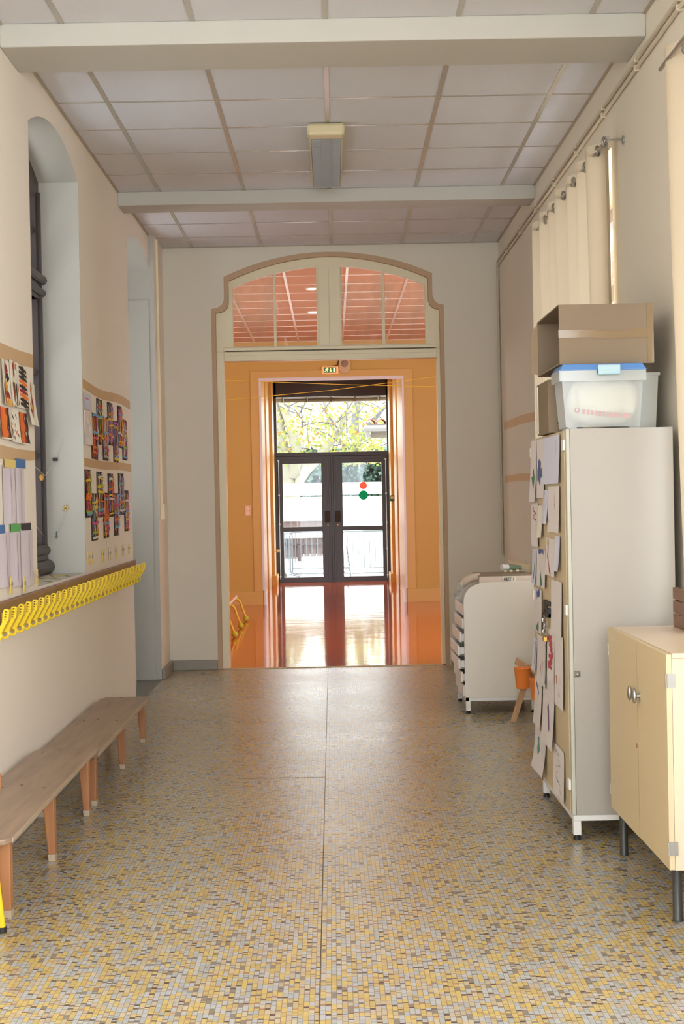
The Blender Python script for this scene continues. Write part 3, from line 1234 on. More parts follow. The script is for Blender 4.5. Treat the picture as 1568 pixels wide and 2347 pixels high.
stroke(a, [(-0.045, 3.185), (-0.056, 3.174), (-0.070, 3.168)], 0.006)
stroke(a, [(-0.039, 3.201), (-0.026, 3.196), (-0.018, 3.200)], 0.0045)
stroke(a, [(-0.039, 3.201), (-0.054, 3.200), (-0.060, 3.190)], 0.0045)
stroke(a, [(0.012, 3.210), (0.012, 3.166)], 0.007)
stroke(a, [(-0.004, 3.182), (0.012, 3.164), (0.028, 3.182)], 0.006)
a.box(0.047, yy-0.001, 3.157, 0.074, yy+0.001, 3.216)
a.build('pictogram', mat('sign_glow', rgb(255, 236, 170), 0.5, vary=0, emit=(1.0, 0.62, 0.22, 1), estr=1.3), t)
a = MB()
a.tube([(0.02, Y2-0.03, 3.24), (0.07, Y2-0.02, 3.245), (0.105, Y2-0.015, 3.255), (0.12, Y2-0.01, 3.32), (0.122, Y2-0.01, 3.40)], 0.006, 6)
a.build('cable', BLACK, t)
t = thing('alarm_sounder', (0.2, Y2, 3.14), 'cream rounded alarm speaker on the wall beside the lit exit sign', 'alarm')
a = MB()
a.prism([(0.125, 3.33), (0.125, 3.19), (0.145, 3.155), (0.175, 3.14), (0.23, 3.14), (0.26, 3.155), (0.278, 3.19), (0.278, 3.33)], 'y', Y2-0.05, Y2)
a.build('housing', mat('sounder_beige', rgb(206, 170, 128), 0.45, vary=0), t, bevel=0.01)
a = MB()
a.lathe([(0.05, 0.0), (0.05, -0.006), (0.03, -0.01), (0.028, -0.004), (0.012, -0.008)], (0.2, Y2-0.05, 3.27), 24, axis='y')
a.build('grille', mat('sounder_grille', rgb(150, 120, 92), 0.5, vary=0), t, smooth=True)

# strings stretched across the hall
for pts, lab in (([(-1.3, 17, 2.565), (0.0, 17, 2.66), (1.35, 17, 2.81)], 'yellow string sloping up to the right across the opening beyond'),
                 ([(-1.3, 17.2, 2.82), (0.2, 17.2, 2.735), (1.35, 17.2, 2.69)], 'yellow string sloping down to the right across the opening beyond')):
    a = MB()
    full = [(-3.6, pts[0][1], pts[0][2]-0.04*(1 if pts[0][2] < 2.7 else -1))] + pts + [(3.6, pts[0][1], pts[-1][2]+0.03*(1 if pts[0][2] < 2.7 else -1))]
    a.tube(full, 0.0035, 5)
    tag(a.build('string', flat('yellow_string', 214, 178, 60)), lab, 'string')

# ================================================================== LEFT WALL OBJECTS
# kraft strips
def strip_x(name, x, sx, y0, z0a, z0b, y1, z1a, z1b, lab, n=10, wob=0.004):
    a = MB()
    vs = []
    for i in range(n+1):
        t_ = i/n
        y = y0+(y1-y0)*t_
        off = wob*math.sin(t_*7+y0)
        za = z0a+(z1a-z0a)*t_+off
        zb = z0b+(z1b-z0b)*t_+off
        vs += [(x, y, za), (x, y, zb), (x+sx*0.0015, y, zb), (x+sx*0.0015, y, za)]
    fs = []
    for i in range(n):
        k = i*4
        for j in range(4):
            fs.append((k+j, k+(j+1) % 4, k+4+(j+1) % 4, k+4+j))
    fs += [(0, 1, 2, 3), (n*4+3, n*4+2, n*4+1, n*4)]
    a.add(vs, fs)
    return tag(a.build(name, TAPE), lab, 'paper strip')


strip_x('kraft_strip', XL, 1, 5.9, 2.05, 2.135, 7.345, 2.10, 2.165, 'brown paper strip above the striped paintings, near the window niche')
strip_x('kraft_strip', XL, 1, 5.9, 1.625, 1.70, 7.345, 1.648, 1.695, 'brown paper strip between the striped paintings and the colour-block sheets')
strip_x('kraft_strip', XL, 1, 8.80, 2.105, 2.16, 10.86, 2.105, 2.165, 'wavy brown paper strip above the upper ribbon collages', wob=0.012)
strip_x('kraft_strip', XL, 1, 8.80, 1.650, 1.70, 10.86, 1.655, 1.71, 'brown paper strip between the upper and lower ribbon collages')
strip_x('kraft_strip', XR, -1, 10.1, 1.955, 2.02, 12.55, 1.985, 2.05, 'upper brown paper strip on the right wall behind the tall cupboard')
strip_x('kraft_strip', XR, -1, 10.1, 1.532, 1.59, 12.55, 1.545, 1.60, 'lower brown paper strip on the right wall above the drawer unit')


def sheet(name, x, sx, y0, y1, z0, z1, mats, marks=(), curl=0.004, lean=0.0, lab=None, cat='drawing', grp=None, n=6, lift=0.003, tilt=0.0, phase=None, corner=0.0):
    """a paper sheet hung on a wall plane x, bulging to sx; marks are strokes in 0..1 sheet coordinates"""
    ph = random.random()*6 if phase is None else phase

    def S(u, v, extra=0.0):
        d = lift+curl*(0.5+0.5*math.sin(u*5+ph))*(1-v*0.5)+lean*(1-v)**2+corner*max(0, u-0.6)*max(0, 0.5-v)
        return (x+sx*(d+extra), y0+(y1-y0)*u+tilt*(v-0.5), z0+(z1-z0)*v)
    a = MB()
    N = n
    vs = [S(i/N, j/N) for j in range(N+1) for i in range(N+1)]
    vs2 = [S(i/N, j/N, 0.0007) for j in range(N+1) for i in range(N+1)]
    q = []
    for j in range(N):
        for i in range(N):
            k = j*(N+1)+i
            q.append((k, k+1, k+N+2, k+N+1))
    a.add(vs, q, 0)
    a.add(vs2, q, 0)
    for mk in marks:
        pts, wd, mi = mk
        segs = []
        # subdivide
        P_ = []
        for (p, q2) in zip(pts[:-1], pts[1:]):
            L_ = max(1, int(math.hypot(p[0]-q2[0], p[1]-q2[1])*8))
            for k in range(L_):
                P_.append((p[0]+(q2[0]-p[0])*k/L_, p[1]+(q2[1]-p[1])*k/L_))
        P_.append(pts[-1])
        W_, H_ = abs(y1-y0), abs(z1-z0)
        vv = []
        for i, p in enumerate(P_):
            q0 = P_[max(i-1, 0)]
            q1 = P_[min(i+1, len(P_)-1)]
            dx, dz = (q1[0]-q0[0])*W_, (q1[1]-q0[1])*H_
            l = math.hypot(dx, dz) or 1
            k = wd/2*1.5*(0.75+0.4*math.sin(i*2.1+ph))
            nu, nv = -dz/l*k/W_, dx/l*k/H_
            vv.append(S(min(1, max(0, p[0]+nu)), min(1, max(0, p[1]+nv)), 0.0016+mi*0.0002))
            vv.append(S(min(1, max(0, p[0]-nu)), min(1, max(0, p[1]-nv)), 0.0016+mi*0.0002))
        a.add(vv, [(2*i, 2*i+1, 2*i+3, 2*i+2) for i in range(len(P_)-1)], mi)
    return tag(a.build(name, mats, smooth=False, fix=False), lab, cat, grp)


def R_(a, b):
    return random.uniform(a, b)


# striped paintings near the niche
def strokes_painting(kind):
    ms = []
    if kind == 'blobs':
        for i, (u, v, c) in enumerate(((0.5, 0.85, 2), (0.6, 0.68, 1), (0.45, 0.47, 5), (0.25, 0.33, 2), (0.6, 0.25, 2), (0.3, 0.12, 4), (0.7, 0.08, 5))):
            ms.append(([(u-0.12, v+0.03), (u+0.15, v-0.02), (u-0.05, v-0.05)], 0.032, c))
    elif kind == 'vertical':
        ms += [([(0.35, 0.95), (0.45, 0.75)], 0.03, 3), ([(0.7, 0.95), (0.7, 0.83)], 0.02, 4), ([(0.4, 0.78), (0.5, 0.65)], 0.03, 2)]
        for u, c, lo in ((0.25, 3, 0.1), (0.42, 1, 0.05), (0.56, 6, 0.35), (0.72, 1, 0.03)):
            ms.append(([(u, 0.52), (u+0.03, 0.3), (u, lo)], 0.018, c))
    elif kind == 'diagonal':
        for i in range(9):
            v = 0.95-i*0.105
            ms.append(([(0.25, v), (0.55, v-0.04), (0.85, v-0.09)], 0.017, (1, 1, 1, 4, 1, 2, 4, 1, 1)[i]))
        ms.append(([(0.15, 0.7), (0.15, 0.05)], 0.03, 3))
    elif kind == 'flame':
        ms += [([(0.55, 0.97), (0.45, 0.8), (0.5, 0.62)], 0.03, 4), ([(0.45, 0.62), (0.6, 0.5), (0.5, 0.35)], 0.035, 2), ([(0.2, 0.42), (0.3, 0.3), (0.25, 0.2)], 0.03, 2), ([(0.15, 0.48), (0.35, 0.4)], 0.02, 5)]
    elif kind == 'scratch':
        for i in range(22):
            u, v = R_(0.1, 0.85), R_(0.15, 0.9)
            ms.append(([(u, v), (u+R_(0.03, 0.1), v-R_(0.08, 0.16))], 0.008, random.choice((1, 2, 1, 4, 5, 7))))
    elif kind == 'orange':
        for u, c in ((0.12, 3), (0.28, 4), (0.42, 4), (0.55, 4), (0.66, 2), (0.85, 1)):
            ms.append(([(u, 0.97), (u+0.04, 0.5), (u, 0.05)], 0.036, c))
    return ms


PM = [PAPER3, C_BLK, C_WINE, C_RED, C_ORG, C_YOR, C_YEL, C_WHT]
for (y0, y1, z0, z1, kind, lab) in (
    (6.60, 6.80, 1.879, 2.080, 'blobs', 'painting of separate dark, orange and wine blobs, at the left photo edge'),
    (6.763, 6.971, 1.883, 2.090, 'vertical', 'painting with vertical black and yellow lines, left of the diagonally striped one'),
    (6.930, 7.155, 1.884, 2.085, 'diagonal', 'painting with diagonal black stripes, under the brown strip'),
    (7.134, 7.347, 1.813, 2.020, 'flame', 'narrow painting with red and orange flame shapes, hanging over the niche edge'),
    (6.55, 6.72, 1.726, 1.870, 'orange', 'orange painting cut by the left photo edge, lower row'),
    (6.733, 6.93, 1.719, 1.869, 'scratch', 'painting with scratchy black and red hatching, lower row'),
    (6.935, 7.134, 1.717, 1.868, 'orange', 'painting with broad vertical orange bands, lower row')):
    sheet('painting', XL, 1, y0, y1, z0, z1, PM, strokes_painting(kind), curl=0.012, lean=0.02 if kind == 'flame' else 0.008, lab=lab, cat='painting', grp='striped paintings near the window niche')

for (y0, y1, z0, z1, m_, lab) in (
    (6.62, 6.856, 1.60, 1.638, C_LYE, 'pale yellow paper block at the top of the lower sheets'),
    (6.865, 7.079, 1.604, 1.646, C_LBL, 'blue paper block under the brown strip, beside the yellow one'),
    (6.50, 6.608, 1.311, 1.348, C_LBL, 'blue paper block at the left photo edge, left of the green one'),
    (6.725, 6.930, 1.312, 1.347, C_LGR, 'green paper block between the blue and the black block'),
    (6.969, 7.170, 1.314, 1.347, C_LBK, 'black paper block right of the green one')):
    sheet('colour_block', XL, 1, y0, y1, z0, z1, [m_], curl=0.001, lift=0.008, lab=lab, cat='paper')
for (y0, y1, z0, z1, lab) in (
    (6.60, 6.841, 1.351, 1.612, 'long white sheet hanging under the pale yellow block'),
    (6.850, 7.063, 1.349, 1.612, 'long pinkish white sheet hanging under the upper blue block'),
    (6.50, 6.705, 1.074, 1.316, 'long white sheet at the left photo edge under the lower blue block'),
    (6.711, 6.934, 1.063, 1.318, 'long white sheet hanging under the green block'),
    (6.954, 7.226, 1.050, 1.318, 'long white sheet hanging under the black block')):
    sheet('hanging_sheet', XL, 1, y0, y1, z0, z1, [mat('lilac_paper', rgb(222, 212, 220), 0.7), C_LIL], [([(0.6, 0.95), (0.62, 0.5), (0.58, 0.08)], 0.004, 1)], curl=0.010, lab=lab, cat='paper', grp='long sheets near the niche')


# ribbon collages
def ribbon_collage(y0, y1, z0, z1, lab, seed, grp):
    random.seed(seed)
    t = thing('ribbon_collage', (XL, (y0+y1)/2, z0), lab, 'collage', grp)
    a = MB()
    a.box(XL, y0, z0, XL+0.003, y1, z1)
    a.build('backing_sheet', C_SHEET, t)
    a = MB()
    cm = [C_PNK, C_BLU, C_YEL, C_GRN, C_WHT, C_LIL, C_ORG, C_CRED, mat('ribbon_brown', rgb(96, 68, 54), 0.6, vary=0)]

    def rib(pts, wd, mi, d):
        P_ = []
        for p, q in zip(pts[:-1], pts[1:]):
            for k in range(5):
                P_.append((p[0]+(q[0]-p[0])*k/5, p[1]+(q[1]-p[1])*k/5))
        P_.append(pts[-1])
        vv = []
        for i, p in enumerate(P_):
            q0 = P_[max(i-1, 0)]
            q1 = P_[min(i+1, len(P_)-1)]
            dy, dz = q1[0]-q0[0], q1[1]-q0[1]
            l = math.hypot(dy, dz) or 1
            ny, nz = -dz/l*wd/2, dy/l*wd/2
            dd = XL+0.004+d+0.002*math.sin(i*1.7)
            vv += [(dd, p[0]+ny, p[1]+nz), (dd, p[0]-ny, p[1]-nz)]
        a.add(vv, [(2*i, 2*i+1, 2*i+3, 2*i+2) for i in range(len(P_)-1)], mi)
    W_ = y1-y0
    H_ = z1-z0
    pref = random.sample(range(8), 4)
    for i in range(9):
        y = y0+W_*(0.08+0.105*i)
        rib([(y+R_(-0.01, 0.01), z1-R_(0, 0.03)), (y+R_(-0.015, 0.015), (z0+z1)/2), (y+R_(-0.012, 0.012), z0+R_(0.0, 0.04))], R_(0.012, 0.030), random.choice(pref+[8, 7, 5]), 0.001+i*0.0003)
    for i in range(random.randint(6, 8)):
        z = z0+H_*R_(0.05, 0.95)
        rib([(y0-R_(-0.01, 0.015), z), ((y0+y1)/2, z+R_(-0.01, 0.01)), (y1+R_(-0.01, 0.02), z+R_(-0.02, 0.02))], R_(0.008, 0.016), random.choice((1, 2, 3, 6, 7, 4, 0, 1, 2, 6)), 0.005+i*0.0003)
    for i in range(3):
        y, z = R_(y0, y1), R_(z0+0.05, z1)
        rib([(y, z), (y+R_(-0.05, 0.05), z-0.06), (y+R_(-0.05, 0.05), z-0.12)], R_(0.005, 0.014), random.randint(0, 6), 0.009)
    a.build('ribbon_weave', cm, t, fix=False)
    return t


UP = [(9.078, 9.304, 1.704, 1.985, 'upper ribbon collage, leftmost of the low-hung four, orange strip on top'),
      (9.523, 9.739, 1.707, 1.987, 'upper ribbon collage, second of the low-hung four, with blue bands'),
      (9.979, 10.199, 1.706, 1.985, 'upper ribbon collage, third of the low-hung four, with lime edge'),
      (10.413, 10.635, 1.732, 2.015, 'upper ribbon collage at the far end of its row by the wall edge'),
      (9.300, 9.515, 1.800, 2.085, 'upper ribbon collage, leftmost of the three set high under the strip'),
      (9.745, 9.970, 1.812, 2.092, 'upper ribbon collage with a broad pink ribbon, middle of the high three'),
      (10.20, 10.41, 1.810, 2.096, 'upper ribbon collage with a white ribbon, right of the high three')]
LO = [(8.805, 9.008, 1.350, 1.635, 'lower ribbon collage at the niche edge, blue and pink lengthwise ribbons'),
      (9.245, 9.474, 1.346, 1.630, 'lower ribbon collage, second of the high-set four, blue and yellow bands'),
      (9.70, 9.93, 1.345, 1.626, 'lower ribbon collage, third of the high-set four, mostly brown and pink'),
      (10.175, 10.43, 1.352, 1.635, 'lower ribbon collage, last of the high-set four, green band near the top'),
      (9.014, 9.24, 1.208, 1.495, 'lower ribbon collage, first of the low-hung four, long yellow ribbons'),
      (9.486, 9.70, 1.211, 1.50, 'lower ribbon collage, second of the low-hung four, red and dark'),
      (9.942, 10.17, 1.216, 1.50, 'lower ribbon collage, third of the low-hung four, yellow cross bands'),
      (10.442, 10.66, 1.235, 1.52, 'lower ribbon collage nearest the wall end, white and orange ribbons')]
for i, q in enumerate(UP):
    ribbon_collage(*q, seed=11+i, grp='ribbon collages, upper row')
for i, q in enumerate(LO):
    ribbon_collage(*q, seed=31+i, grp='ribbon collages, lower row')
random.seed(5)
sheet('notice_sheet', XL, 1, 8.82, 9.075, 1.99, 2.085, [PAPER2, C_PNK], [([(0.1, 0.7), (0.6, 0.68)], 0.006, 1)], lab='small pale notice under the brown strip beside the niche edge', cat='paper')
sheet('plastic_sleeve', XL, 1, 8.81, 9.07, 1.782, 1.985, [PLASTP, C_WHT], [([(0.2, 0.9), (0.5, 0.5), (0.3, 0.1)], 0.02, 1)], curl=0.02, lab='crumpled clear plastic sleeve below the pale notice', cat='plastic sleeve')


# clothes pegs
def peg(y, z, lab, grp, h=0.075):
    t = thing('clothes_peg', (XL, y, z), lab, 'clothes peg', grp)
    for s in (-1, 1):
        a = MB()
        hm = h*0.55
        a.hexa([(0.004, s*0.004, h), (0.009, s*0.004, h), (0.009, s*0.009, h), (0.004, s*0.009, h)],
               [(0.004, s*0.001, hm), (0.009, s*0.001, hm), (0.009, s*0.009, hm), (0.004, s*0.009, hm)])
        a.hexa([(0.004, s*0.001, hm), (0.009, s*0.001, hm), (0.009, s*0.009, hm), (0.004, s*0.009, hm)],
               [(0.004, s*0.017, 0), (0.009, s*0.017, 0), (0.009, s*0.022, 0), (0.004, s*0.022, 0)])
        a.build('peg_half', mat('peg_yellow', rgb(212, 184, 96), 0.35, vary=0), t, local=True)
    a = MB()
    a.lathe([(0.009, 0.002), (0.009, 0.014)], (0, 0, h*0.6), 10, axis='x')
    a.build('spring', STEEL, t, local=True)
    return t


P0 = None
for y, z, lab in ((8.84, 1.075, 'clothes peg below the ribbon collages, leftmost of its row at the niche edge'), (8.97, 1.07, 'clothes peg below the ribbon collages, second from the niche edge'),
                  (9.40, 1.07, 'clothes peg below the ribbon collages, third from the niche edge'), (9.69, 1.07, 'clothes peg below the ribbon collages, middle one of seven'),
                  (9.98, 1.07, 'clothes peg below the ribbon collages, third from the wall end'), (10.31, 1.07, 'clothes peg below the ribbon collages, second from the wall end'), (10.6, 1.07, 'clothes peg below the ribbon collages, the one nearest the wall end')):
    if P0 is None:
        P0 = peg(y, z, lab, 'clothes pegs below the collages')
    else:
        dup(P0, (XL, y, z), label=lab)
for y, z, lab in ((6.66, 1.04, 'clothes peg clipped to the leftmost long sheet'), (6.945, 1.025, 'clothes peg under the sheet with the green block'), (7.25, 1.045, 'shiny clothes peg at the niche edge')):
    dup(P0, (XL+0.012, y, z), label=lab, group='clothes pegs on the long sheets')

# strings with clips on the niche jamb
YJ = NICHE[1]-0.012
for pts, lab in (([(-1.561, YJ, 1.821), (-1.614, YJ, 1.695), (-1.66, 8.7, 1.60), (-1.66, 8.38, 1.65), (-1.69, 8.2, 1.75)], 'upper string hanging across the niche, with a black clip'),
                 ([(-1.559, YJ, 1.408), (-1.58, YJ, 1.33), (-1.616, YJ, 1.255), (-1.68, 8.75, 1.245), (-1.66, 8.42, 1.31), (-1.69, 8.2, 1.38)], 'lower string hanging across the niche, with a metal clip')):
    t = thing('hanging_string', pts[0], lab, 'string')
    a = MB()
    a.tube(pts, 0.0016, 5)
    a.build('cord', mat('white_cord', rgb(206, 196, 186), 0.7, vary=0), t)
    if pts[0][2] > 1.6:
        a = MB()
        a.box(-1.628, YJ-0.01, 1.685, -1.600, YJ+0.002, 1.705)
        a.build('binder_clip', BLACK, t)
        a = MB()
        a.sphere((-1.672, 8.66, 1.59), (0.014, 0.014, 0.02))
        a.build('bead_bundle', mat('bundle_tan', rgb(196, 140, 60), 0.7), t)
    else:
        a = MB()
        a.tube([(-1.616, YJ, 1.275), (-1.610, YJ, 1.235), (-1.620, YJ, 1.235), (-1.616, YJ, 1.275)], 0.0025, 5)
        a.build('paper_clip', mat('clip_teal', rgb(120, 150, 150), 0.3, metal=0.6, vary=0), t)
        a = MB()
        a.box(-1.578, YJ-0.008, 1.403, -1.545, YJ+0.004, 1.41)
        a.box(-1.565, YJ-0.008, 1.395, -1.555, YJ+0.004, 1.43)
        a.build('clip', BRASS, t)
# yellow cords lying on the sill
for i, (pts, lab) in enumerate((([(-1.455, 7.75, 1.034), (-1.52, 7.85, 1.034), (-1.60, 7.82, 1.034), (-1.66, 7.95, 1.034)], 'yellow cord lying on the niche sill, nearest one'),
                                ([(-1.455, 8.02, 1.034), (-1.52, 8.12, 1.034), (-1.56, 8.1, 1.034), (-1.62, 8.2, 1.034)], 'dark yellow cord lying in the middle of the niche sill'),
                                ([(-1.455, 8.30, 1.034), (-1.50, 8.38, 1.034), (-1.56, 8.36, 1.034), (-1.60, 8.45, 1.034)], 'short yellow cord lying on the niche sill, farthest one'))):
    a = MB()
    a.tube(pts, 0.0022, 6)
    tag(a.build('cord', flat('ochre_cord', 176, 146, 50)), lab, 'cord')

# coat rail and hooks
t = thing('coat_rail', (XL, 8.6, 0.87), 'long brown wooden rail under the niche carrying the yellow hooks', 'coat rail')
a = MB()
a.box(XL, 7.7, 0.885, XL+0.026, 10.84, 1.018)
a.build('board', BRAIL, t, bevel=0.006)
a = MB()
a.box(XL, 6.0, 0.885, XL+0.026, 7.695, 1.018)
a.build('board', BRAIL, t, bevel=0.006)
hk = thing('coat_hook', (XL+0.026, 6.3, 0.88), 'yellow plastic coat hook with slotted arm and round loop, on the brown rail', 'coat hook', 'yellow coat hooks on the brown rail')


def hook_parts(t):
    # local frame: x out of the rail face, y along the rail, z up
    W2 = 0.048
    a = MB()
    prof = [(0.020, 0.020), (0.034, 0.046), (0.050, 0.072), (0.056, 0.092), (0.058, 0.116)]
    th = 0.006
    lo = [(p[0]+th*0.8, p[1]-th*0.6) for p in prof]
    a.prism(prof+list(reversed(lo)), 'y', -W2, W2)
    a.build('hook_arm', YPL, t, local=True, bevel=0.002)
    # slotted side web
    a = MB()
    web = [(0.040, 0.070), (0.056, 0.064), (0.066, 0.074), (0.070, 0.112), (0.066, 0.121), (0.050, 0.121), (0.045, 0.113)]
    sl = []
    for z0, z1, xa, xb in ((0.074, 0.0795, 0.049, 0.058), (0.0845, 0.0905, 0.050, 0.061), (0.0955, 0.102, 0.051, 0.0635), (0.107, 0.1145, 0.052, 0.0645)):
        sl.append([(xa, z0), (xb, z0), (xb, z1), (xa, z1)])
    a.prism(web, 'y', -W2-0.004, -W2, holes=sl)
    a.prism([(0.012, 0.016), (0.030, 0.010), (0.060, 0.066), (0.044, 0.074)], 'y', -W2-0.004, -W2)
    a.build('slotted_web', YPL, t, local=True)
    a = MB()
    a.box(0.0, -0.034, 0.0, 0.006, 0.034, 0.095)
    a.build('back_plate', mat('yellow_plate', rgb(214, 182, 62), 0.35, vary=0), t, local=True, bevel=0.002)
    a = MB()
    a.tube([(0.014+0.0155*math.cos(2*PI*i/18), -W2+0.004, 0.004+0.017*math.sin(2*PI*i/18)) for i in range(18)], 0.0058, 8, closed=True)
    a.build('loop', YPL, t, local=True, smooth=True)


hook_parts(hk)
y = 6.3
k = 0
hx = [6.3+0.1515*i for i in range(0, 31)]
hk.location = (XL+0.026, hx[0], 0.88)
hx = [y for y in hx if y < 10.86]
ORD1 = ['first', 'second', 'third', 'fourth', 'fifth', 'sixth', 'seventh', 'eighth', 'ninth', 'tenth', 'eleventh', 'twelfth', 'thirteenth', 'fourteenth', 'fifteenth', 'sixteenth', 'seventeenth', 'eighteenth', 'nineteenth', 'twentieth']
ORD2 = ORD1 + ['twenty-'+o_ for o_ in ORD1[:9]] + ['thirtieth', 'thirty-first', 'thirty-second']
hk['label'] = 'yellow plastic coat hook, %s on the brown rail counting from its far end' % ORD2[len(hx)-1]
for i, y in enumerate(hx[1:]):
    dup(hk, (XL+0.026, y, 0.88), label='yellow plastic coat hook, %s on the brown rail counting from its far end' % ORD2[len(hx)-2-i])


# ------------------------------------------------------------------ benches
def bench(name, y0, y1, xb, xf, zt, leg_y, lab, th=0.022):
    t = thing(name, ((xb+xf)/2, (y0+y1)/2, 0), lab, 'bench', 'low wooden benches along the left wall')
    a = MB()
    c = 0.05
    lp = [(xb, y0+c*0.6), (xb+c*0.6, y0), (xf-c, y0), (xf-c*0.3, y0+c*0.3), (xf, y0+c), (xf, y1-c*0.4), (xf-c*0.4, y1), (xb+c*1.3, y1), (xb+c*0.4, y1-c*0.3), (xb, y1-c*1.3)]
    a.prism(lp, 'z', zt-th, zt)
    sd = a.build('seat', SEATW, t, bevel=0.006)
    a = MB()
    a.box(xf-0.001, y0+c, zt-th+0.004, xf+0.003, y1-c*0.4, zt-0.003)
    a.build('worn_edge', PALEW, t)['label'] = 'pale worn front edge'
    for yl in leg_y:
        for sx, xo in ((1, xf-0.045), (-1, xb+0.05)):
            a = MB()
            tw, bw = 0.050, 0.028
            zt_ = zt-th
            a.hexa([(xo-bw/2+sx*0.010, yl-0.022, 0.025), (xo+bw/2+sx*0.010, yl-0.022, 0.025), (xo+bw/2+sx*0.010, yl+0.022, 0.025), (xo-bw/2+sx*0.010, yl+0.022, 0.025)],
                   [(xo-tw/2, yl-0.024, zt_), (xo+tw/2, yl-0.024, zt_), (xo+tw/2, yl+0.024, zt_), (xo-tw/2, yl+0.024, zt_)])
            lg = a.build('leg', LEGW, t, bevel=0.004)
            a = MB()
            a.hexa([(xo-bw/2+sx*0.011+0.001, yl-0.021, 0.0), (xo+bw/2+sx*0.011-0.001, yl-0.021, 0.0), (xo+bw/2+sx*0.011-0.001, yl+0.021, 0.0), (xo-bw/2+sx*0.011+0.001, yl+0.021, 0.0)],
                   [(xo-bw/2+sx*0.010-0.001, yl-0.023, 0.026), (xo+bw/2+sx*0.010+0.001, yl-0.023, 0.026), (xo+bw/2+sx*0.010+0.001, yl+0.023, 0.026), (xo-bw/2+sx*0.010-0.001, yl+0.023, 0.026)])
            a.build('foot_tip', PALEW, lg)['label'] = 'scuffed pale foot'
        a = MB()
        a.box(xb+0.06, yl-0.02, zt-th-0.05, xf-0.06, yl+0.02, zt-th)
        a.build('cross_rail', LEGW, t)
        for k, (xx, yo) in enumerate(((xb+0.05, 0.0), (xb+0.12, 0.05), (xf-0.06, -0.02))):
            a = MB()
            a.lathe([(0.007, 0), (0.007, 0.0008)], (xx, yl+yo, zt), 8)
            a.build('screw_head', BLKM, sd)
    return t


bench('wooden_bench', 5.10, 7.00, -1.405, -1.122, 0.295, (5.225, 6.05, 6.90), 'low wooden bench in the foreground, its far end overlapping the second bench')
bench('wooden_bench', 7.01, 9.07, -1.415, -1.125, 0.262, (7.13, 8.10, 8.97), 'low wooden bench farther away, ending near the recess')

# child's chair cut by the left photo edge
t = thing('child_chair', (-1.235, 4.85, 0), "child's chair with yellow tube legs and wooden back at the left photo edge", 'chair')
for sx, fx, tx in ((1, -1.137, -1.157), (-1, -1.338, -1.318)):
    a = MB()
    a.tube([(fx, 5.03, 0.012), (tx, 4.995, 0.30), (tx-sx*0.004, 5.0, 0.42), (tx-sx*0.006, 5.015, 0.53)], 0.0135, 12)
    a.build('leg', YTUBE, t, smooth=True)
    a = MB()
    a.lathe([(0.016, 0), (0.017, 0.02)], (fx, 5.03, 0.0), 12)
    a.build('rubber_foot', BLACK, t)
    a = MB()
    a.tube([(fx, 4.70, 0.012), (tx-sx*0.01, 4.74, 0.29)], 0.0135, 12)
    a.build('leg', YTUBE, t, smooth=True)
    a = MB()
    a.lathe([(0.016, 0), (0.017, 0.02)], (fx, 4.70, 0.0), 12)
    a.build('rubber_foot', BLACK, t)
a = MB()
a.box(-1.34, 4.70, 0.29, -1.15, 4.985, 0.305)
a.build('seat', LEGW, t, bevel=0.006)
a = MB()
a.box(-1.352, 5.005, 0.48, -1.126, 5.025, 0.545)
a.build('backrest', LEGW, t, bevel=0.012)

# ================================================================== RIGHT SIDE
# ---- tall cupboard
CX0, CX1, CY0, CY1, CZ0, CZ1 = 0.985, 1.41, 6.19, 7.27, 0.105, 1.703
t = thing('tall_cupboard', ((CX0+CX1)/2, (CY0+CY1)/2, 0), 'tall cream two-door cupboard on white metal legs, its doors covered with drawings', 'cupboard')
cup = t
a = MB()
a.box(CX0, CY0, CZ0, CX1, CY0+0.018, CZ1)
a.box(CX0, CY1-0.018, CZ0, CX1, CY1, CZ1)
a.box(CX0, CY0+0.018, CZ1-0.018, CX1, CY1-0.018, CZ1)
a.box(CX0, CY0+0.018, CZ0, CX1, CY1-0.018, CZ0+0.018)
a.box(CX1-0.01, CY0+0.018, CZ0+0.018, CX1, CY1-0.018, CZ1-0.018)
a.build('body', CREAMB, t)
for ys_ in (CY0, CY1-0.045):
    a = MB()
    a.box(0.968, ys_, CZ0-0.001, 0.9845, ys_+0.045, CZ1)
    a.build('stile', GREYST, t, bevel=0.004)
CYM = (CY0+CY1)/2
for ya, yb_ in ((CY0+0.048, CYM-0.002), (CYM+0.002, CY1-0.048)):
    a = MB()
    a.box(0.967, ya, CZ0+0.002, 0.984, yb_, CZ1-0.004)
    a.build('door', BEIGEE, t, bevel=0.002)
for yh in (CY0+0.02, CY1-0.05):
    for zz in (1.615, 0.93, 0.205):
        a = MB()
        a.box(0.958, yh, zz, 0.968, yh+0.045, zz+0.045)
        a.build('hinge', WHITEM, t, bevel=0.003)
for (lx, ly) in ((0.972, CY0+0.004), (0.972, CY1-0.19), (1.37, CY0+0.004), (1.37, CY1-0.19)):
    a = MB()
    a.box(lx, ly, 0.022, lx+0.032, ly+0.032, 0.0798)
    lg = a.build('leg', WHITEM, t, bevel=0.002)
    a = MB()
    a.lathe([(0.016, 0), (0.016, 0.012), (0.011, 0.014), (0.011, 0.024)], (lx+0.016, ly+0.016, 0), 12)
    a.build('foot', BLACK, lg)
a = MB()
a.box(0.972, CY0+0.004, 0.080, 1.402, CY0+0.03, 0.104)
a.box(0.972, CY1-0.185, 0.080, 1.402, CY1-0.16, 0.104)
a.box(0.972, CY0+0.03, 0.080, 0.995, CY1-0.16, 0.104)
a.build('base_rail', WHITEM, t, bevel=0.002)
a = MB()
kx, kz = 0.997, 0.690
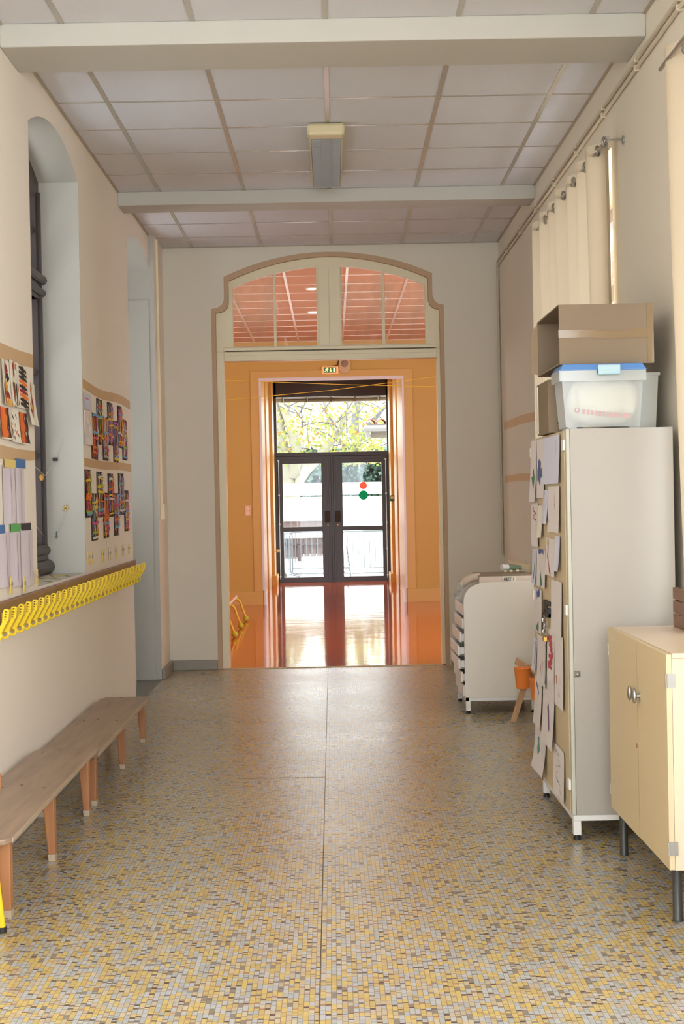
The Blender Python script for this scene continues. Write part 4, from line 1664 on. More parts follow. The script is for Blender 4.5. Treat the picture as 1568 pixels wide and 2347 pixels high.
a.hexa([(kx-0.014, CY0, kz-0.014), (kx+0.014, CY0, kz-0.014), (kx+0.014, CY0, kz+0.014), (kx-0.014, CY0, kz+0.014)],
       [(kx-0.003, CY0-0.012, kz-0.003), (kx+0.003, CY0-0.012, kz-0.003), (kx+0.003, CY0-0.012, kz+0.003), (kx-0.003, CY0-0.012, kz+0.003)])
a.build('square_stud', STEEL, t)
# hasp, chain and padlock on the front
a = MB()
a.box(0.955, 6.68, 0.935, 0.967, 6.86, 0.955)
a.box(0.953, 6.79, 0.88, 0.967, 6.85, 0.955)
a.box(0.945, 6.67, 0.885, 0.965, 6.84, 0.905)
a.box(0.948, 6.67, 0.885, 0.965, 6.72, 0.925)
a.build('hasp', BLACK, t, bevel=0.003)
ch = MB()
for i in range(7):
    zc = 0.878-i*0.0125
    yc = 6.755+0.022*math.sin(i*1.7)
    rr = 0.009
    if i % 2:
        pts = [(0.945+rr*0.6*math.cos(2*PI*k/10), yc, zc+rr*math.sin(2*PI*k/10)) for k in range(10)]
    else:
        pts = [(0.945, yc+rr*2.2*math.cos(2*PI*k/10), zc+rr*math.sin(2*PI*k/10)) for k in range(10)]
    ch.tube(pts, 0.0032, 5, closed=True)
ch.build('chain', STEEL, t)
a = MB()
a.box(0.938, 6.735, 0.772, 0.954, 6.785, 0.795)
pl_ = a.build('padlock', BRASS, t, bevel=0.002)
a = MB()
a.tube([(0.946, 6.742, 0.795), (0.946, 6.745, 0.812), (0.946, 6.76, 0.816), (0.946, 6.775, 0.812), (0.946, 6.778, 0.795)], 0.003, 6)
a.build('shackle', STEEL, pl_)

# drawings taped on the doors
XD = 0.967
DM = [PAPER, C_DGRN, C_DBLU, C_CRED, C_GREY, C_CORG, C_PUR, C_TEAL, C_YEL]
DMb = [PAPER2]+DM[1:]
DMc = [PAPER3]+DM[1:]


def scrib(u0, u1, v0, v1, n):
    return [(u0+(u1-u0)*R_(0, 1), v1+(v0-v1)*i/n) for i in range(n+1)]


DR = [
    (7.048, 7.236, 1.401, 1.690, DM, [([(0.45, 0.52), (0.35, 0.4), (0.5, 0.3)], 0.05, 1)], 0.03, 'drawing with one green leaf shape at the top far corner of the doors'),
    (6.802, 7.028, 1.419, 1.690, DM, [([(0.6, 0.65), (0.5, 0.45), (0.6, 0.28)], 0.06, 2), ([(0.35, 0.6), (0.55, 0.5)], 0.03, 2), ([(0.25, 0.5), (0.3, 0.35)], 0.03, 1), ([(0.8, 0.5), (0.75, 0.3)], 0.025, 1)], 0.012, 'drawing with a dark blue flower and green leaves, top row of the doors'),
    (6.32, 6.790, 1.480, 1.688, DMb, [([(0.2, 0.9), (0.25, 0.6)], 0.004, 4)], 0.02, 'large blank sheet in a plastic sleeve at the top near corner of the doors'),
    (7.023, 7.250, 1.188, 1.397, DM, [(scrib(0.3, 0.7, 0.6, 0.9, 9), 0.006, 3)], 0.006, 'drawing with a small pink scribble at the far edge, second row'),
    (6.865, 7.010, 1.234, 1.383, DMc, [], 0.02, 'narrow cream folded sheet in the second row, left of the bluish flap'),
    (6.687, 6.850, 1.304, 1.454, DMb, [], 0.03, 'narrow bluish white flap standing out below the flower drawing'),
    (6.345, 6.683, 1.269, 1.470, DM, [(scrib(0.4, 0.5, 0.5, 0.8, 5), 0.006, 5), ([(0.95, 0.2), (0.96, 0.3)], 0.01, 3)], 0.012, 'drawing with a small orange scribble, near edge, second row'),
    (7.099, 7.255, 1.010, 1.175, DMb, [([(0.3, 0.6), (0.5, 0.1)], 0.02, 1)], 0.02, 'bluish folded sheet at the far edge above the black lock'),
    (6.80, 7.090, 1.005, 1.181, DM, [([(0.5, 0.25), (0.6, 0.1)], 0.05, 1), ([(0.2, 0.97), (0.8, 0.93)], 0.02, 2)], 0.008, 'drawing with a blue edge and a green patch at its bottom, above the lock'),
    (6.495, 6.785, 1.073, 1.240, DM, [([(0.75, 0.9), (0.8, 0.5), (0.6, 0.15), (0.45, 0.05)], 0.012, 3), ([(0.8, 0.95), (0.75, 0.8)], 0.03, 8)], 0.012, 'drawing with a long red curve and a yellow dab, near half, third row'),
    (6.355, 6.485, 1.104, 1.255, DMb, [], 0.025, 'narrow lilac-white flap beside the near stile, third row'),
    (6.33, 6.642, 0.825, 1.060, DM, [], 0.008, 'blank greyish sheet on the near door beside the black lock'),
    (6.95, 7.230, 0.785, 0.990, DM, [([(0.2, 0.95), (0.6, 0.85)], 0.03, 2), ([(0.3, 0.15), (0.7, 0.08)], 0.03, 1)], 0.008, 'drawing left of the chain with a blue dab on top and green below'),
    (7.133, 7.255, 0.590, 0.745, DMb, [([(0.5, 0.9), (0.6, 0.2)], 0.01, 4)], 0.03, 'small curled bluish sheet at the far edge below the lock'),
    (6.83, 7.125, 0.546, 0.775, DM, [([(0.4, 0.5), (0.5, 0.2)], 0.006, 3), ([(0.65, 0.4), (0.6, 0.25)], 0.006, 3), ([(0.04, 0.9), (0.04, 0.1)], 0.01, 1)], 0.012, 'sheet with a dark green edge, left of the red scribble'),
    (6.585, 6.790, 0.600, 0.834, DM, [(scrib(0.2, 0.8, 0.25, 0.85, 14), 0.018, 3)], 0.008, 'drawing with a bold crimson scribble, near door'),
    (6.32, 6.578, 0.514, 0.828, DM, [([(0.8, 0.42), (0.78, 0.3)], 0.012, 5), ([(0.5, 0.18), (0.52, 0.15)], 0.012, 6)], 0.006, 'tall sheet with an orange mark beside the near stile'),
    (7.0, 7.250, 0.335, 0.564, DM, [([(0.8, 0.9), (0.5, 0.75), (0.35, 0.68), (0.7, 0.85)], 0.012, 2)], 0.03, 'drawing with a slanting blue pencil shape, far edge, lower row'),
    (6.595, 6.953, 0.300, 0.600, DM, [([(0.55, 0.6), (0.45, 0.4), (0.35, 0.25)], 0.025, 6)], 0.035, 'long curling sheet with a violet stroke, near door'),
    (6.90, 7.250, 0.125, 0.320, DM, [([(0.65, 0.8), (0.6, 0.55), (0.65, 0.45)], 0.04, 7)], 0.05, 'curling sheet with a teal shape at the bottom far corner'),
    (6.35, 6.655, 0.115, 0.335, DM, [(scrib(0.2, 0.8, 0.1, 0.9, 10), 0.003, 4)], 0.008, 'bottom near sheet with thin grey pencil scribbles'),
]
random.seed(19)
for (y0, y1, z0, z1, mm, mk, ln, lab) in DR:
    sheet('drawing', XD, -1, y0, y1, z0, z1, mm, mk, curl=0.005, lean=ln*0.45, lab=lab, cat='drawing', grp="children's drawings on the cupboard doors", corner=0.0)

# ---- boxes on top of the tall cupboard
# frosted tub with white bag
def tub(name, x0, x1, y0, y1, z0, z1, taper, m_, t, wall=0.004, part='body'):
    a = MB()
    o_ = [(x0+taper, y0+taper*0.5), (x1-taper, y0+taper*0.5), (x1-taper, y1-taper*0.5), (x0+taper, y1-taper*0.5)]
    p_ = [(x0, y0), (x1, y0), (x1, y1), (x0, y1)]
    ob = [(x, y, z0) for x, y in o_]
    ot = [(x, y, z1) for x, y in p_]
    a.add(ob+ot, [(0, 1, 2, 3)]+[(i, (i+1) % 4, (i+1) % 4+4, i+4) for i in range(4)])
    cx, cy = (x0+x1)/2, (y0+y1)/2
    a.box(x0-0.006, y0-0.006, z1-0.012, x1+0.006, y0+0.002, z1)
    a.box(x0-0.006, y1-0.002, z1-0.012, x1+0.006, y1+0.006, z1)
    a.box(x0-0.006, y0, z1-0.012, x0+0.002, y1, z1)
    a.box(x1-0.002, y0, z1-0.012, x1+0.006, y1, z1)
    return a.build(part, m_, t)


TZ = 1.703
t = thing('storage_tub', (1.13, 6.32, TZ), 'frosted plastic tub with blue lid holding a white bag, front of the cupboard top', 'storage box')
tub('b', 0.957, 1.300, 6.215, 6.425, TZ+0.008, 1.945, 0.018, TUBP, t)
a = MB()
a.box(0.985, 6.225, TZ, 1.02, 6.26, TZ+0.008)
a.box(1.24, 6.225, TZ, 1.28, 6.26, TZ+0.008)
a.box(0.985, 6.38, TZ, 1.02, 6.415, TZ+0.008)
a.box(1.24, 6.38, TZ, 1.28, 6.415, TZ+0.008)
a.build('foot', TUBP, t)
a = MB()
a.hexa([(0.948, 6.20, 1.944), (1.312, 6.20, 1.944), (1.312, 6.44, 1.944), (0.948, 6.44, 1.944)], [(0.965, 6.212, 1.972), (1.295, 6.212, 1.972), (1.295, 6.43, 1.972), (0.965, 6.43, 1.972)])
a.build('lid', BLUEL, t, bevel=0.004)
a = MB()
a.box(0.952, 6.204, 1.90, 1.308, 6.208, 1.946)
a.box(0.948, 6.204, 1.90, 0.953, 6.436, 1.946)
a.build('rim_skirt', TUBP, t)
a = MB()
a.tube([(1.105, 6.192, 1.938), (1.198, 6.192, 1.938)], 0.016, 10)
a.box(1.105, 6.178, 1.925, 1.198, 6.204, 1.965)
a.build('lid_clip', CLIPB, t, bevel=0.005)
t = thing('plastic_bag', (1.14, 6.32, TZ+0.012), 'crumpled white bag with faded pink print inside the frosted tub', 'bag')
a = MB()
random.seed(3)
n = 22
vs = []
for i in range(n+1):
    ph = PI*i/n
    for k in range(n*2):
        th = 2*PI*k/(n*2)
        def se(v, p): return math.copysign(abs(v)**p, v)
        x = 1.145+0.142*se(math.sin(ph), 0.6)*se(math.cos(th), 0.5)*(1+0.05*math.sin(5*th+ph*3))
        y = 6.322+0.088*se(math.sin(ph), 0.6)*se(math.sin(th), 0.5)*(1+0.14*math.sin(9*th+ph*5)*math.sin(ph*4))
        z = 1.822-0.0+0.104*se(math.cos(ph), 0.7)
        vs.append((x, y, z))
fs = []
for i in range(n):
    for k in range(n*2):
        fs.append((i*n*2+k, i*n*2+(k+1) % (n*2), (i+1)*n*2+(k+1) % (n*2), (i+1)*n*2+k))
a.add(vs, fs)
a.build('bag_body', BAGW, t, smooth=True)
a = MB()
for i in range(12):
    x0 = 1.045+i*0.017
    z0 = 1.775-0.010*math.sin(i/12*PI/2)*2.0
    a.box(x0, 6.221, z0-0.010, x0+R_(0.009, 0.014), 6.2235, z0+0.010)
a.tube([(1.022+0.009*math.cos(2*PI*i/12), 6.2215, 1.782+0.010*math.sin(2*PI*i/12)) for i in range(12)], 0.0025, 5, closed=True)
a.build('print', PINKP, t)

t = thing('white_tub', (1.33, 6.58, TZ), 'plain whitish plastic tub behind the frosted one, beside the wall pier', 'storage box')
tub('b', 1.22, 1.412, 6.45, 6.75, TZ+0.001, 1.950, 0.014, TUBW, t)
# small cardboard box behind
t = thing('cardboard_box', (1.02, 6.72, TZ), 'smaller brown cardboard box on the cupboard top, under the open box', 'box')
a = MB()
a.box(0.950, 6.55, TZ, 1.10, 6.90, 1.935)
a.build('carton', CARD, t, bevel=0.002)
a = MB()
a.box(0.946, 6.86, TZ+0.01, 0.950, 6.90, 1.925)
a.build('edge_highlight', PAPER3, t)  # pale strip painted as the white highlight along the box edge
a = MB()
stroke(a, [(0.99, 1.745), (1.0, 1.735), (1.015, 1.748), (1.005, 1.76), (0.99, 1.745)], 0.004, y=6.549)
a.build('scribble', C_BLK, t)
# open cardboard box on top
t = thing('cardboard_box', (1.15, 6.6, 1.974), 'large open cardboard box lying on its side on the blue lid', 'box')
BZ0, BZ1 = 1.974, 2.224
a = MB()
a.box(0.958, 6.255, BZ0, 1.352, 6.261, BZ1)
a.box(0.958, 6.90, BZ0, 1.352, 6.906, BZ1)
a.box(0.956, 6.2612, BZ1-0.006, 1.352, 6.8998, BZ1)
a.box(0.956, 6.2612, BZ0, 1.352, 6.8998, BZ0+0.006)
a.box(1.346, 6.2612, BZ0+0.0062, 1.352, 6.8998, BZ1-0.0062)
a.build('carton', CARD, t)
a = MB()
a.hexa([(0.958, 6.904, BZ0+0.01), (0.958, 6.909, BZ0+0.01), (0.958, 6.909, BZ1-0.005), (0.958, 6.904, BZ1-0.005)],
       [(0.925, 6.93, BZ0+0.02), (0.925, 6.935, BZ0+0.02), (0.93, 6.935, BZ1-0.05), (0.93, 6.93, BZ1-0.05)])
a.build('flap', CARDI, t)
a = MB()
a.box(0.955, 6.2525, 2.085, 1.10, 6.2545, 2.118)
a.box(1.10, 6.2525, 2.079, 1.25, 6.2545, 2.112)
a.box(1.25, 6.2525, 2.082, 1.348, 6.2545, 2.120)
a.build('parcel_tape', TAPEG, t)
a = MB()
a.box(1.325, 6.2515, BZ0+0.005, 1.352, 6.2555, BZ1)
a.build('corner_tape', TAPEG, t)

# ---- small beige cabinet in front
KX0, KX1, KY0, KY1, KZ0, KZ1 = 1.108, 1.36, 4.935, 5.965, 0.185, 0.903
t = thing('low_cabinet', (1.24, 5.45, 0), 'low beige two-door cabinet on black legs in the right foreground', 'cabinet')
a = MB()
a.box(KX0, KY0, KZ0, KX1, KY0+0.018, KZ1-0.018)
a.box(KX0, KY1-0.018, KZ0, KX1, KY1, KZ1-0.018)
a.box(KX0, KY0+0.018, KZ0, KX1, KY1-0.018, KZ0+0.018)
a.box(KX1-0.01, KY0+0.018, KZ0+0.018, KX1, KY1-0.018, KZ1-0.018)
a.build('body', BEIGET, t)
a = MB()
a.box(KX0-0.0, KY0-0.006, KZ1-0.018, KX1, KY1, KZ1)
a.build('top', BEIGET, t, bevel=0.003)
for ya, yb_, dz in ((KY0-0.0, 5.415, 0.0), (5.418, KY1+0.005, 0.003)):
    a = MB()
    a.box(1.089, ya, 0.187-dz, 1.106, yb_, 0.899+dz*0.5)
    dd = a.build('door', BEIGEB, t)
    a = MB()
    a.box(1.0885, ya-0.002 if dz == 0 else ya, 0.187-dz, 1.1065, (ya if dz == 0 else ya+0.0005)+0.0, 0.899)
    a.build('edge_band', BEIGEE, dd)
    a = MB()
    yc = 5.375 if dz == 0 else 5.462
    a.lathe([(0.008, 0), (0.007, -0.014)], (1.089, yc, 0.705), 14, axis='x')
    a.sphere((1.070, yc, 0.705), (0.009, 0.016, 0.028), n=18)
    kn = a.build('door_knob', STEEL, dd, smooth=True)
for yh, s_2 in ((KY0-0.004, -1), (KY1+0.005, 1)):
    for zz in (0.79, 0.235):
        a = MB()
        a.box(1.090, yh, zz, 1.118, yh+0.004, zz+0.045)
        a.tube([(1.088, yh+0.002, zz), (1.088, yh+0.002, zz+0.045)], 0.004, 8)
        a.build('hinge', STEEL, t)
for lx, ly in ((1.128, 5.0), (1.128, 5.925), (1.34, 5.0), (1.34, 5.925)):
    a = MB()
    a.lathe([(0.017, 0.0), (0.0175, 0.01), (0.0165, 0.012), (0.0165, 0.186)], (lx, ly, 0), 20)
    a.build('leg', BLKM, t, smooth=True)
a = MB()
a.sphere((1.0885, 5.44, 0.515), (0.0015, 0.012, 0.010), n=8)
a.build('stain', flat('rust_mark', 156, 112, 66), t)

t = thing('wooden_crate', (1.365, 5.72, KZ1), 'dark brown wooden crate on the low cabinet at the right photo edge', 'crate')
a = MB()
cr_w = wood_mat('dark_crate_wood', rgb(104, 72, 54), rgb(132, 92, 68), 0.5, scale=(4, 4, 30))
for zz in (0.0, 0.052, 0.104):
    a.box(1.335, 5.90, KZ1+0.006+zz, 1.36, 5.908, KZ1+0.052+zz)
    a.box(1.335, 5.62, KZ1+0.006+zz, 1.343, 5.90, KZ1+0.052+zz)
    a.box(1.335, 5.612, KZ1+0.006+zz, 1.36, 5.62, KZ1+0.052+zz)
a.build('slat_sides', cr_w, t, bevel=0.002)
a = MB()
a.box(1.337, 5.615, KZ1, 1.358, 5.905, KZ1+0.008)
a.build('base', cr_w, t)

# ---- curtains
def curtain(name, yA, yB, zt, zb, lab, rings, xc=1.375, edge=None, nper=7):
    t = thing(name, (xc, (yA+yB)/2, zb), lab, 'curtain')
    a = MB()
    NU, NV = nper*16, 16
    vs = []
    for j in range(NV+1):
        v = j/NV
        z = zb+(zt-zb)*v
        for i in range(NU+1):
            u = i/NU
            y = yA+(yB-yA)*u
            if edge:
                y = y - edge*(1-v)*u*u*(u > 0)
            amp = 0.036*(0.75+0.25*v)
            x = xc+amp*math.sin(2*PI*nper*u+0.3*math.sin(u*9)+0.25*math.sin(v*3+u*12))+0.008*math.sin(v*2.3+u*17)
            vs.append((x, y, z))
    fs = [(j*(NU+1)+i, j*(NU+1)+i+1, (j+1)*(NU+1)+i+1, (j+1)*(NU+1)+i) for j in range(NV) for i in range(NU)]
    a.add(vs, fs)
    a.build('fabric', CURT, t, smooth=True, fix=False)
    for y in rings:
        a = MB()
        a.tube([(xc-0.012+0.022*math.cos(2*PI*k/16)*0.55, y+0.016*math.cos(2*PI*k/16), zt-0.055+0.024*math.sin(2*PI*k/16)) for k in range(16)], 0.0058, 6, closed=True)
        a.build('eyelet', STEEL, t, smooth=True)
    return t


def rod(y0, y1, lab):
    t = thing('curtain_rod', (1.36, (y0+y1)/2, 3.14), lab, 'curtain rod')
    a = MB()
    a.tube([(1.365, y0, 3.150), (1.365, y1, 3.150)], 0.0085, 10)
    a.build('bar', STEEL, t, smooth=True)
    for y in (y0+0.05, y1-0.08):
        a = MB()
        a.tube([(1.365, y, 3.150), (1.45, y, 3.150)], 0.005, 8)
        a.lathe([(0.02, 0), (0.02, 0.006)], (1.444, y, 3.150), 12, axis='x')
        a.build('bracket', STEEL, t)


curtain('curtain', 7.44, 9.92, 3.205, 1.02, 'cream eyelet curtain gathered over the farther window, above the cardboard boxes', [7.345+0.37*i for i in range(7)] + [7.53+0.37*i for i in range(6)], nper=7)
rod(7.25, 9.95, 'steel curtain rod over the farther window')
curtain('curtain', 3.9, 6.13, 3.20, 1.0, 'cream curtain at the right photo edge, beside the wall pier', [5.78, 5.45, 5.1, 4.75, 4.4], xc=1.40, edge=0.22, nper=5)
rod(-1.5, 6.10, 'steel curtain rod at the upper right photo edge')

# ---- drawer unit
UX0, UX1, UY0, UY1, UZ0, UZ1 = 0.850, 1.32, 9.868, 10.52, 0.105, 0.865
t = thing('drawer_unit', (1.08, 10.2, 0), 'low white drawer unit with rounded side panel on metal legs by the doorway', 'drawer unit')


def side_loop():
    lp = [(UX1, UZ0), (UX1, UZ1)]
    # rounded top front corner
    n = 12
    rx, rz = 0.19, 0.135
    for i in range(n+1):
        th = PI/2+PI/2*i/n
        e_ = 0.82
        cx, sz = math.cos(th), math.sin(th)
        lp.append((UX0+rx+rx*math.copysign(abs(cx)**e_, cx), UZ1-rz+rz*abs(sz)**e_))
    lp.append((UX0, UZ0))
    return lp


for ya in (UY0, UY1-0.018):
    a = MB()
    a.prism(side_loop(), 'y', ya, ya+0.018)
    a.build('side_panel', mat('white_panel', rgb(224, 216, 202), 0.4, vary=0.01), t, bevel=0.003)
a = MB()
a.box(UX0+0.22, UY0+0.018, UZ1-0.025, UX1, UY1-0.018, UZ1-0.010)
a.box(UX1-0.012, UY0+0.018, UZ0, UX1, UY1-0.018, UZ1-0.01)
a.box(UX0+0.02, UY0+0.018, UZ0, UX1, UY1-0.018, UZ0+0.012)
a.box(UX0+0.16, UY0+0.02, UZ0, UX0+0.165, UY1-0.02, UZ1-0.10)
a.build('body', mat('unit_dark_inside', rgb(120, 110, 96), 0.7), t)
outs = (0.005, 0.012, 0.028, 0.043, 0.040, 0.024, 0.012)
for i in range(7):
    z0 = 0.118+0.088*(6-i)
    xo = UX0-outs[i]
    a = MB()
    a.box(xo, UY0+0.022, z0, xo+0.014, UY1-0.022, z0+0.068)
    dr_ = a.build('drawer', mat('drawer_front', rgb(228, 218, 208), 0.35, vary=0.0), t, bevel=0.002)
    a = MB()
    a.box(xo+0.014, UY0+0.03, z0+0.004, xo+0.15, UY0+0.036, z0+0.055)
    a.box(xo+0.014, UY1-0.036, z0+0.004, xo+0.15, UY1-0.03, z0+0.055)
    a.box(xo+0.014, UY0+0.03, z0+0.002, xo+0.15, UY1-0.03, z0+0.008)
    a.build('tray', WHITEM, dr_)
for lx, ly in ((UX0+0.004, UY0), (UX0+0.004, UY1-0.032), (UX1-0.034, UY0), (UX1-0.034, UY1-0.032)):
    a = MB()
    a.box(lx, ly, 0.018, lx+0.030, ly+0.032, 0.0828)
    lg = a.build('leg', WHITEM, t, bevel=0.002)
    a = MB()
    a.lathe([(0.015, 0), (0.015, 0.012), (0.010, 0.013), (0.010, 0.02)], (lx+0.015, ly+0.016, 0), 12)
    a.build('foot', BLACK, lg)
a = MB()
a.box(UX0+0.004, UY0, 0.083, UX1-0.004, UY0+0.02, 0.105)
a.box(UX0+0.004, UY1-0.02, 0.083, UX1-0.004, UY1, 0.105)
a.box(UX0+0.004, UY0, 0.083, UX0+0.024, UY1, 0.105)
a.build('base_rail', WHITEM, t)

# things on the drawer unit
t = thing('flat_box', (1.13, 10.1, UZ1-0.01), 'flat cardboard box with white sides and a printed label on the drawer unit', 'box')
a = MB()
a.box(0.962, 9.93, UZ1-0.009, 1.315, 10.40, UZ1+0.034)
a.build('carton', mat('white_card', rgb(218, 200, 184), 0.6), t, bevel=0.002)
a = MB()
a.box(0.960, 9.93, UZ1+0.034, 1.317, 10.42, UZ1+0.038)
a.build('lid', CARD, t)
a = MB()
a.box(1.118, 9.927, UZ1-0.002, 1.205, 9.9295, UZ1+0.030)
lb = a.build('label_sticker', PAPER3, t)
a = MB()
# letters A C D E Z 1
def seg_letters(a, txt, x0, z0, h, w_, y):
    F = {'A': [[(0, 0), (0.5, 1), (1, 0)], [(0.2, 0.4), (0.8, 0.4)]], 'G': [[(1, 0.85), (0.6, 1), (0, 0.7), (0, 0.3), (0.5, 0), (1, 0.15), (1, 0.5), (0.6, 0.5)]],
         'D': [[(0, 0), (0, 1), (0.7, 0.85), (1, 0.5), (0.7, 0.12), (0, 0)]], 'E': [[(1, 0), (0, 0), (0, 1), (1, 1)], [(0, 0.5), (0.8, 0.5)]], 'Z': [[(0, 1), (1, 1), (0, 0), (1, 0)]], '1': [[(0.2, 0.8), (0.5, 1), (0.5, 0)]], ' ': []}
    for i, ch in enumerate(txt):
        for pl in F[ch]:
            stroke(a, [(x0+i*w_*1.25+p[0]*w_, z0+p[1]*h) for p in pl], 0.0024, y=y)
seg_letters(a, 'AGDEZ 1', 1.124, UZ1+0.004, 0.019, 0.0082, 9.926)
a.build('lettering', C_BLK, lb)
t = thing('paper_roll_bag', (0.92, 10.1, 0.80), 'clear bag holding a paper roll hanging over the front of the drawer unit', 'bag')
a = MB()
pts = [(0.978, 9.98, 0.868), (0.93, 9.98, 0.866), (0.885, 9.98, 0.845), (0.855, 9.98, 0.815)]
a.tube([(0.975, 10.02, 0.893), (0.925, 10.02, 0.888), (0.882, 10.02, 0.868), (0.848, 10.02, 0.835)], [0.026, 0.028, 0.028, 0.022], 14)
a.build('paper_roll', mat('roll_paper', rgb(206, 186, 166), 0.6), t, smooth=True)
a = MB()
vs = []
for j in range(7):
    for i in range(9):
        u, v = i/8, j/6
        vs.append((0.862-0.045*v+0.008*math.sin(i*2.1+j), 9.94+0.3*u+0.01*math.sin(j*2), 0.86-0.10*v+0.01*math.sin(i*1.7+j*2)))
a.add(vs, [(j*9+i, j*9+i+1, (j+1)*9+i+1, (j+1)*9+i) for j in range(6) for i in range(8)])
a.build('plastic_wrap', TUBP, t, smooth=True, fix=False)

t = thing('socket_block', (1.40, 11.4, 0.86), 'cream socket block on the right wall above the drawer unit, with plugs', 'socket')
a = MB()
a.box(1.36, 11.0, 0.86, 1.45, 11.75, 0.925)
a.build('housing', TRIM, t, bevel=0.01)
for k in range(3):
    a = MB()
    a.box(1.315+0.0, 10.93-0.0, 0.855+0.0, 1.35, 10.99, 0.89) if False else a.box(1.352, 11.08+k*0.22, 0.87, 1.362, 11.2+k*0.22, 0.915)
    a.build('outlet', mat('outlet_cream', rgb(226, 204, 176), 0.4), t, bevel=0.003)
t = thing('craft_tube', (1.23, 10.45, 0.90), 'white tube with green leafy print and a curved handle on the flat box', 'craft object')
a = MB()
a.tube([(1.16, 10.36, 0.937), (1.205, 10.38, 0.936)], 0.022, 14)
a.build('cap', WHITEM, t, smooth=True)
a = MB()
a.tube([(1.205, 10.38, 0.936), (1.235, 10.39, 0.934), (1.30, 10.41, 0.930)], [0.0195, 0.0195, 0.015], 12)
a.build('printed_body', mat('leafy_print', rgb(120, 138, 112), 0.5, vary=0.6, vscale=70), t, smooth=True)
a = MB()
a.tube([(1.295, 10.41, 0.932), (1.325, 10.42, 0.922), (1.34, 10.43, 0.905), (1.342, 10.43, 0.90)], 0.006, 8)
a.build('handle', WHITEM, t, smooth=True)
for xx in (1.175, 1.215, 1.26):
    a = MB()
    a.box(xx, 10.37, 0.9035, xx+0.022, 10.40, 0.918)
    a.build('stand_foot', TRIM, t, bevel=0.002)

# ---- wooden stand with orange pots
t = thing('wooden_stand', (1.2, 9.4, 0), 'small raw wooden stand with slanting leg and rail, beside the tall cupboard', 'stand')


def plank(a, p, q, wx, wy):
    p, q = Vector(p), Vector(q)
    a.hexa([(p.x-wx, p.y-wy, p.z), (p.x+wx, p.y-wy, p.z), (p.x+wx, p.y+wy, p.z), (p.x-wx, p.y+wy, p.z)],
           [(q.x-wx, q.y-wy, q.z), (q.x+wx, q.y-wy, q.z), (q.x+wx, q.y+wy, q.z), (q.x-wx, q.y+wy, q.z)])


for p0, p1 in (((1.115, 9.47, 0.0), (1.235, 9.48, 0.36)), ((1.33, 9.492, 0.0), (1.21, 9.492, 0.36)), ((1.22, 8.72, 0.0), (1.22, 8.72, 0.33))):
    a = MB()
    plank(a, p0, p1, 0.019, 0.010)
    a.build('leg', RAWW, t, bevel=0.002)
a = MB()
a.hexa([(1.137, 9.50, 0.362), (1.150, 9.50, 0.403), (1.150, 9.53, 0.403), (1.137, 9.53, 0.362)], [(1.29, 9.50, 0.262), (1.30, 9.50, 0.305), (1.30, 9.53, 0.305), (1.29, 9.53, 0.262)])
a.build('cross_bar', RAWW, t)
a = MB()
a.tube([(1.225, 9.54, 0.335), (1.225, 8.72, 0.335)], 0.011, 10)
a.build('rail', RAWW, t, smooth=True)
for (px_, py_, pz_), lab in (((1.172, 9.40, 0.222), 'orange pot hanging on the wooden stand, the one farther from the tall cupboard'), ((1.222, 9.05, 0.195), 'orange pot hanging on the wooden stand, half hidden by the tall cupboard')):
    t2 = thing('orange_pot', (px_, py_, pz_), lab, 'pot', 'orange pots on the wooden stand')
    a = MB()
    a.lathe([(0.041, 0.0), (0.043, 0.004), (0.053, 0.122), (0.055, 0.124), (0.055, 0.130), (0.050, 0.130), (0.040, 0.008)], (px_, py_, pz_), 24)
    a.build('pot_body', ORANGE, t2, smooth=True)
t = thing('wrapped_bundle', (1.30, 9.25, 0.34), 'pale see-through plastic bag hanging behind the orange pots', 'bag')
a = MB()
a.sphere((1.30, 9.30, 0.425), (0.045, 0.05, 0.085), n=14)
a.build('film', TUBP, t, smooth=True)

# ---- yellow-legged bench with tennis balls in the hall
t = thing('hall_bench', (-1.25, 16.4, 0), 'low hall bench with yellow bent legs standing on tennis balls, behind the left door frame', 'bench')
a = MB()
a.box(-1.45, 14.4, 0.283, -1.17, 17.9, 0.30)
sb = a.build('seat', mat('bench_top_reflection', rgb(224, 132, 54), 0.2), t, bevel=0.003)  # white top coloured orange for the hall's reflection in it
a = MB()
a.box(-1.17, 14.4, 0.281, -1.158, 17.9, 0.302)
a.build('white_edging', WHITEM, sb)
TB = mat('tennis_felt', rgb(196, 190, 60), 0.9, vary=0.15, vscale=40, bump=0.3, bscale=200)
for yl in (14.6, 15.68, 16.75, 17.75):
    for sx, bx, ex in ((1, -1.18, -1.05), (-1, -1.43, -1.56)):
        a = MB()
        pts = [(bx-sx*0.08, yl, 0.272), (bx, yl, 0.272)]
        for i in range(1, 7):
            th = PI/2*i/6
            pts.append((bx+sx*0.075*math.sin(th), yl, 0.272-0.075*(1-math.cos(th))))
        pts.append((ex, yl, 0.05))
        a.tube(pts, 0.013, 10)
        lg = a.build('leg', YTUBE, t, smooth=True)
        a = MB()
        a.sphere((ex, yl, 0.0375), 0.0335, n=16)
        a.build('tennis_ball', TB, lg, smooth=True)

# ================================================================== OUTDOORS
GZ = -0.38
w = MB()
w.box(-14, 26.1, GZ-0.2, 14, 75, GZ)
struct(w.build('ground', mat('pale_ground', rgb(214, 208, 198), 0.9, vary=0.08, vscale=2)))
w = MB()
w.box(-2, 26.0, GZ, 2, 27.6, -0.02)
struct(w.build('porch_step', mat('porch_stone', rgb(206, 200, 190), 0.8)))
# facade outside so the sky does not leak round the vestibule
w = MB()
w.prism([(-8, GZ), (-1.0, GZ), (-1.0, 3.57), (1.0, 3.57), (1.0, GZ), (8, GZ), (8, 6), (-8, 6)], 'y', 25.95, 26.1)
struct(w.build('wall_facade', mat('facade', rgb(214, 196, 160), 0.8)))

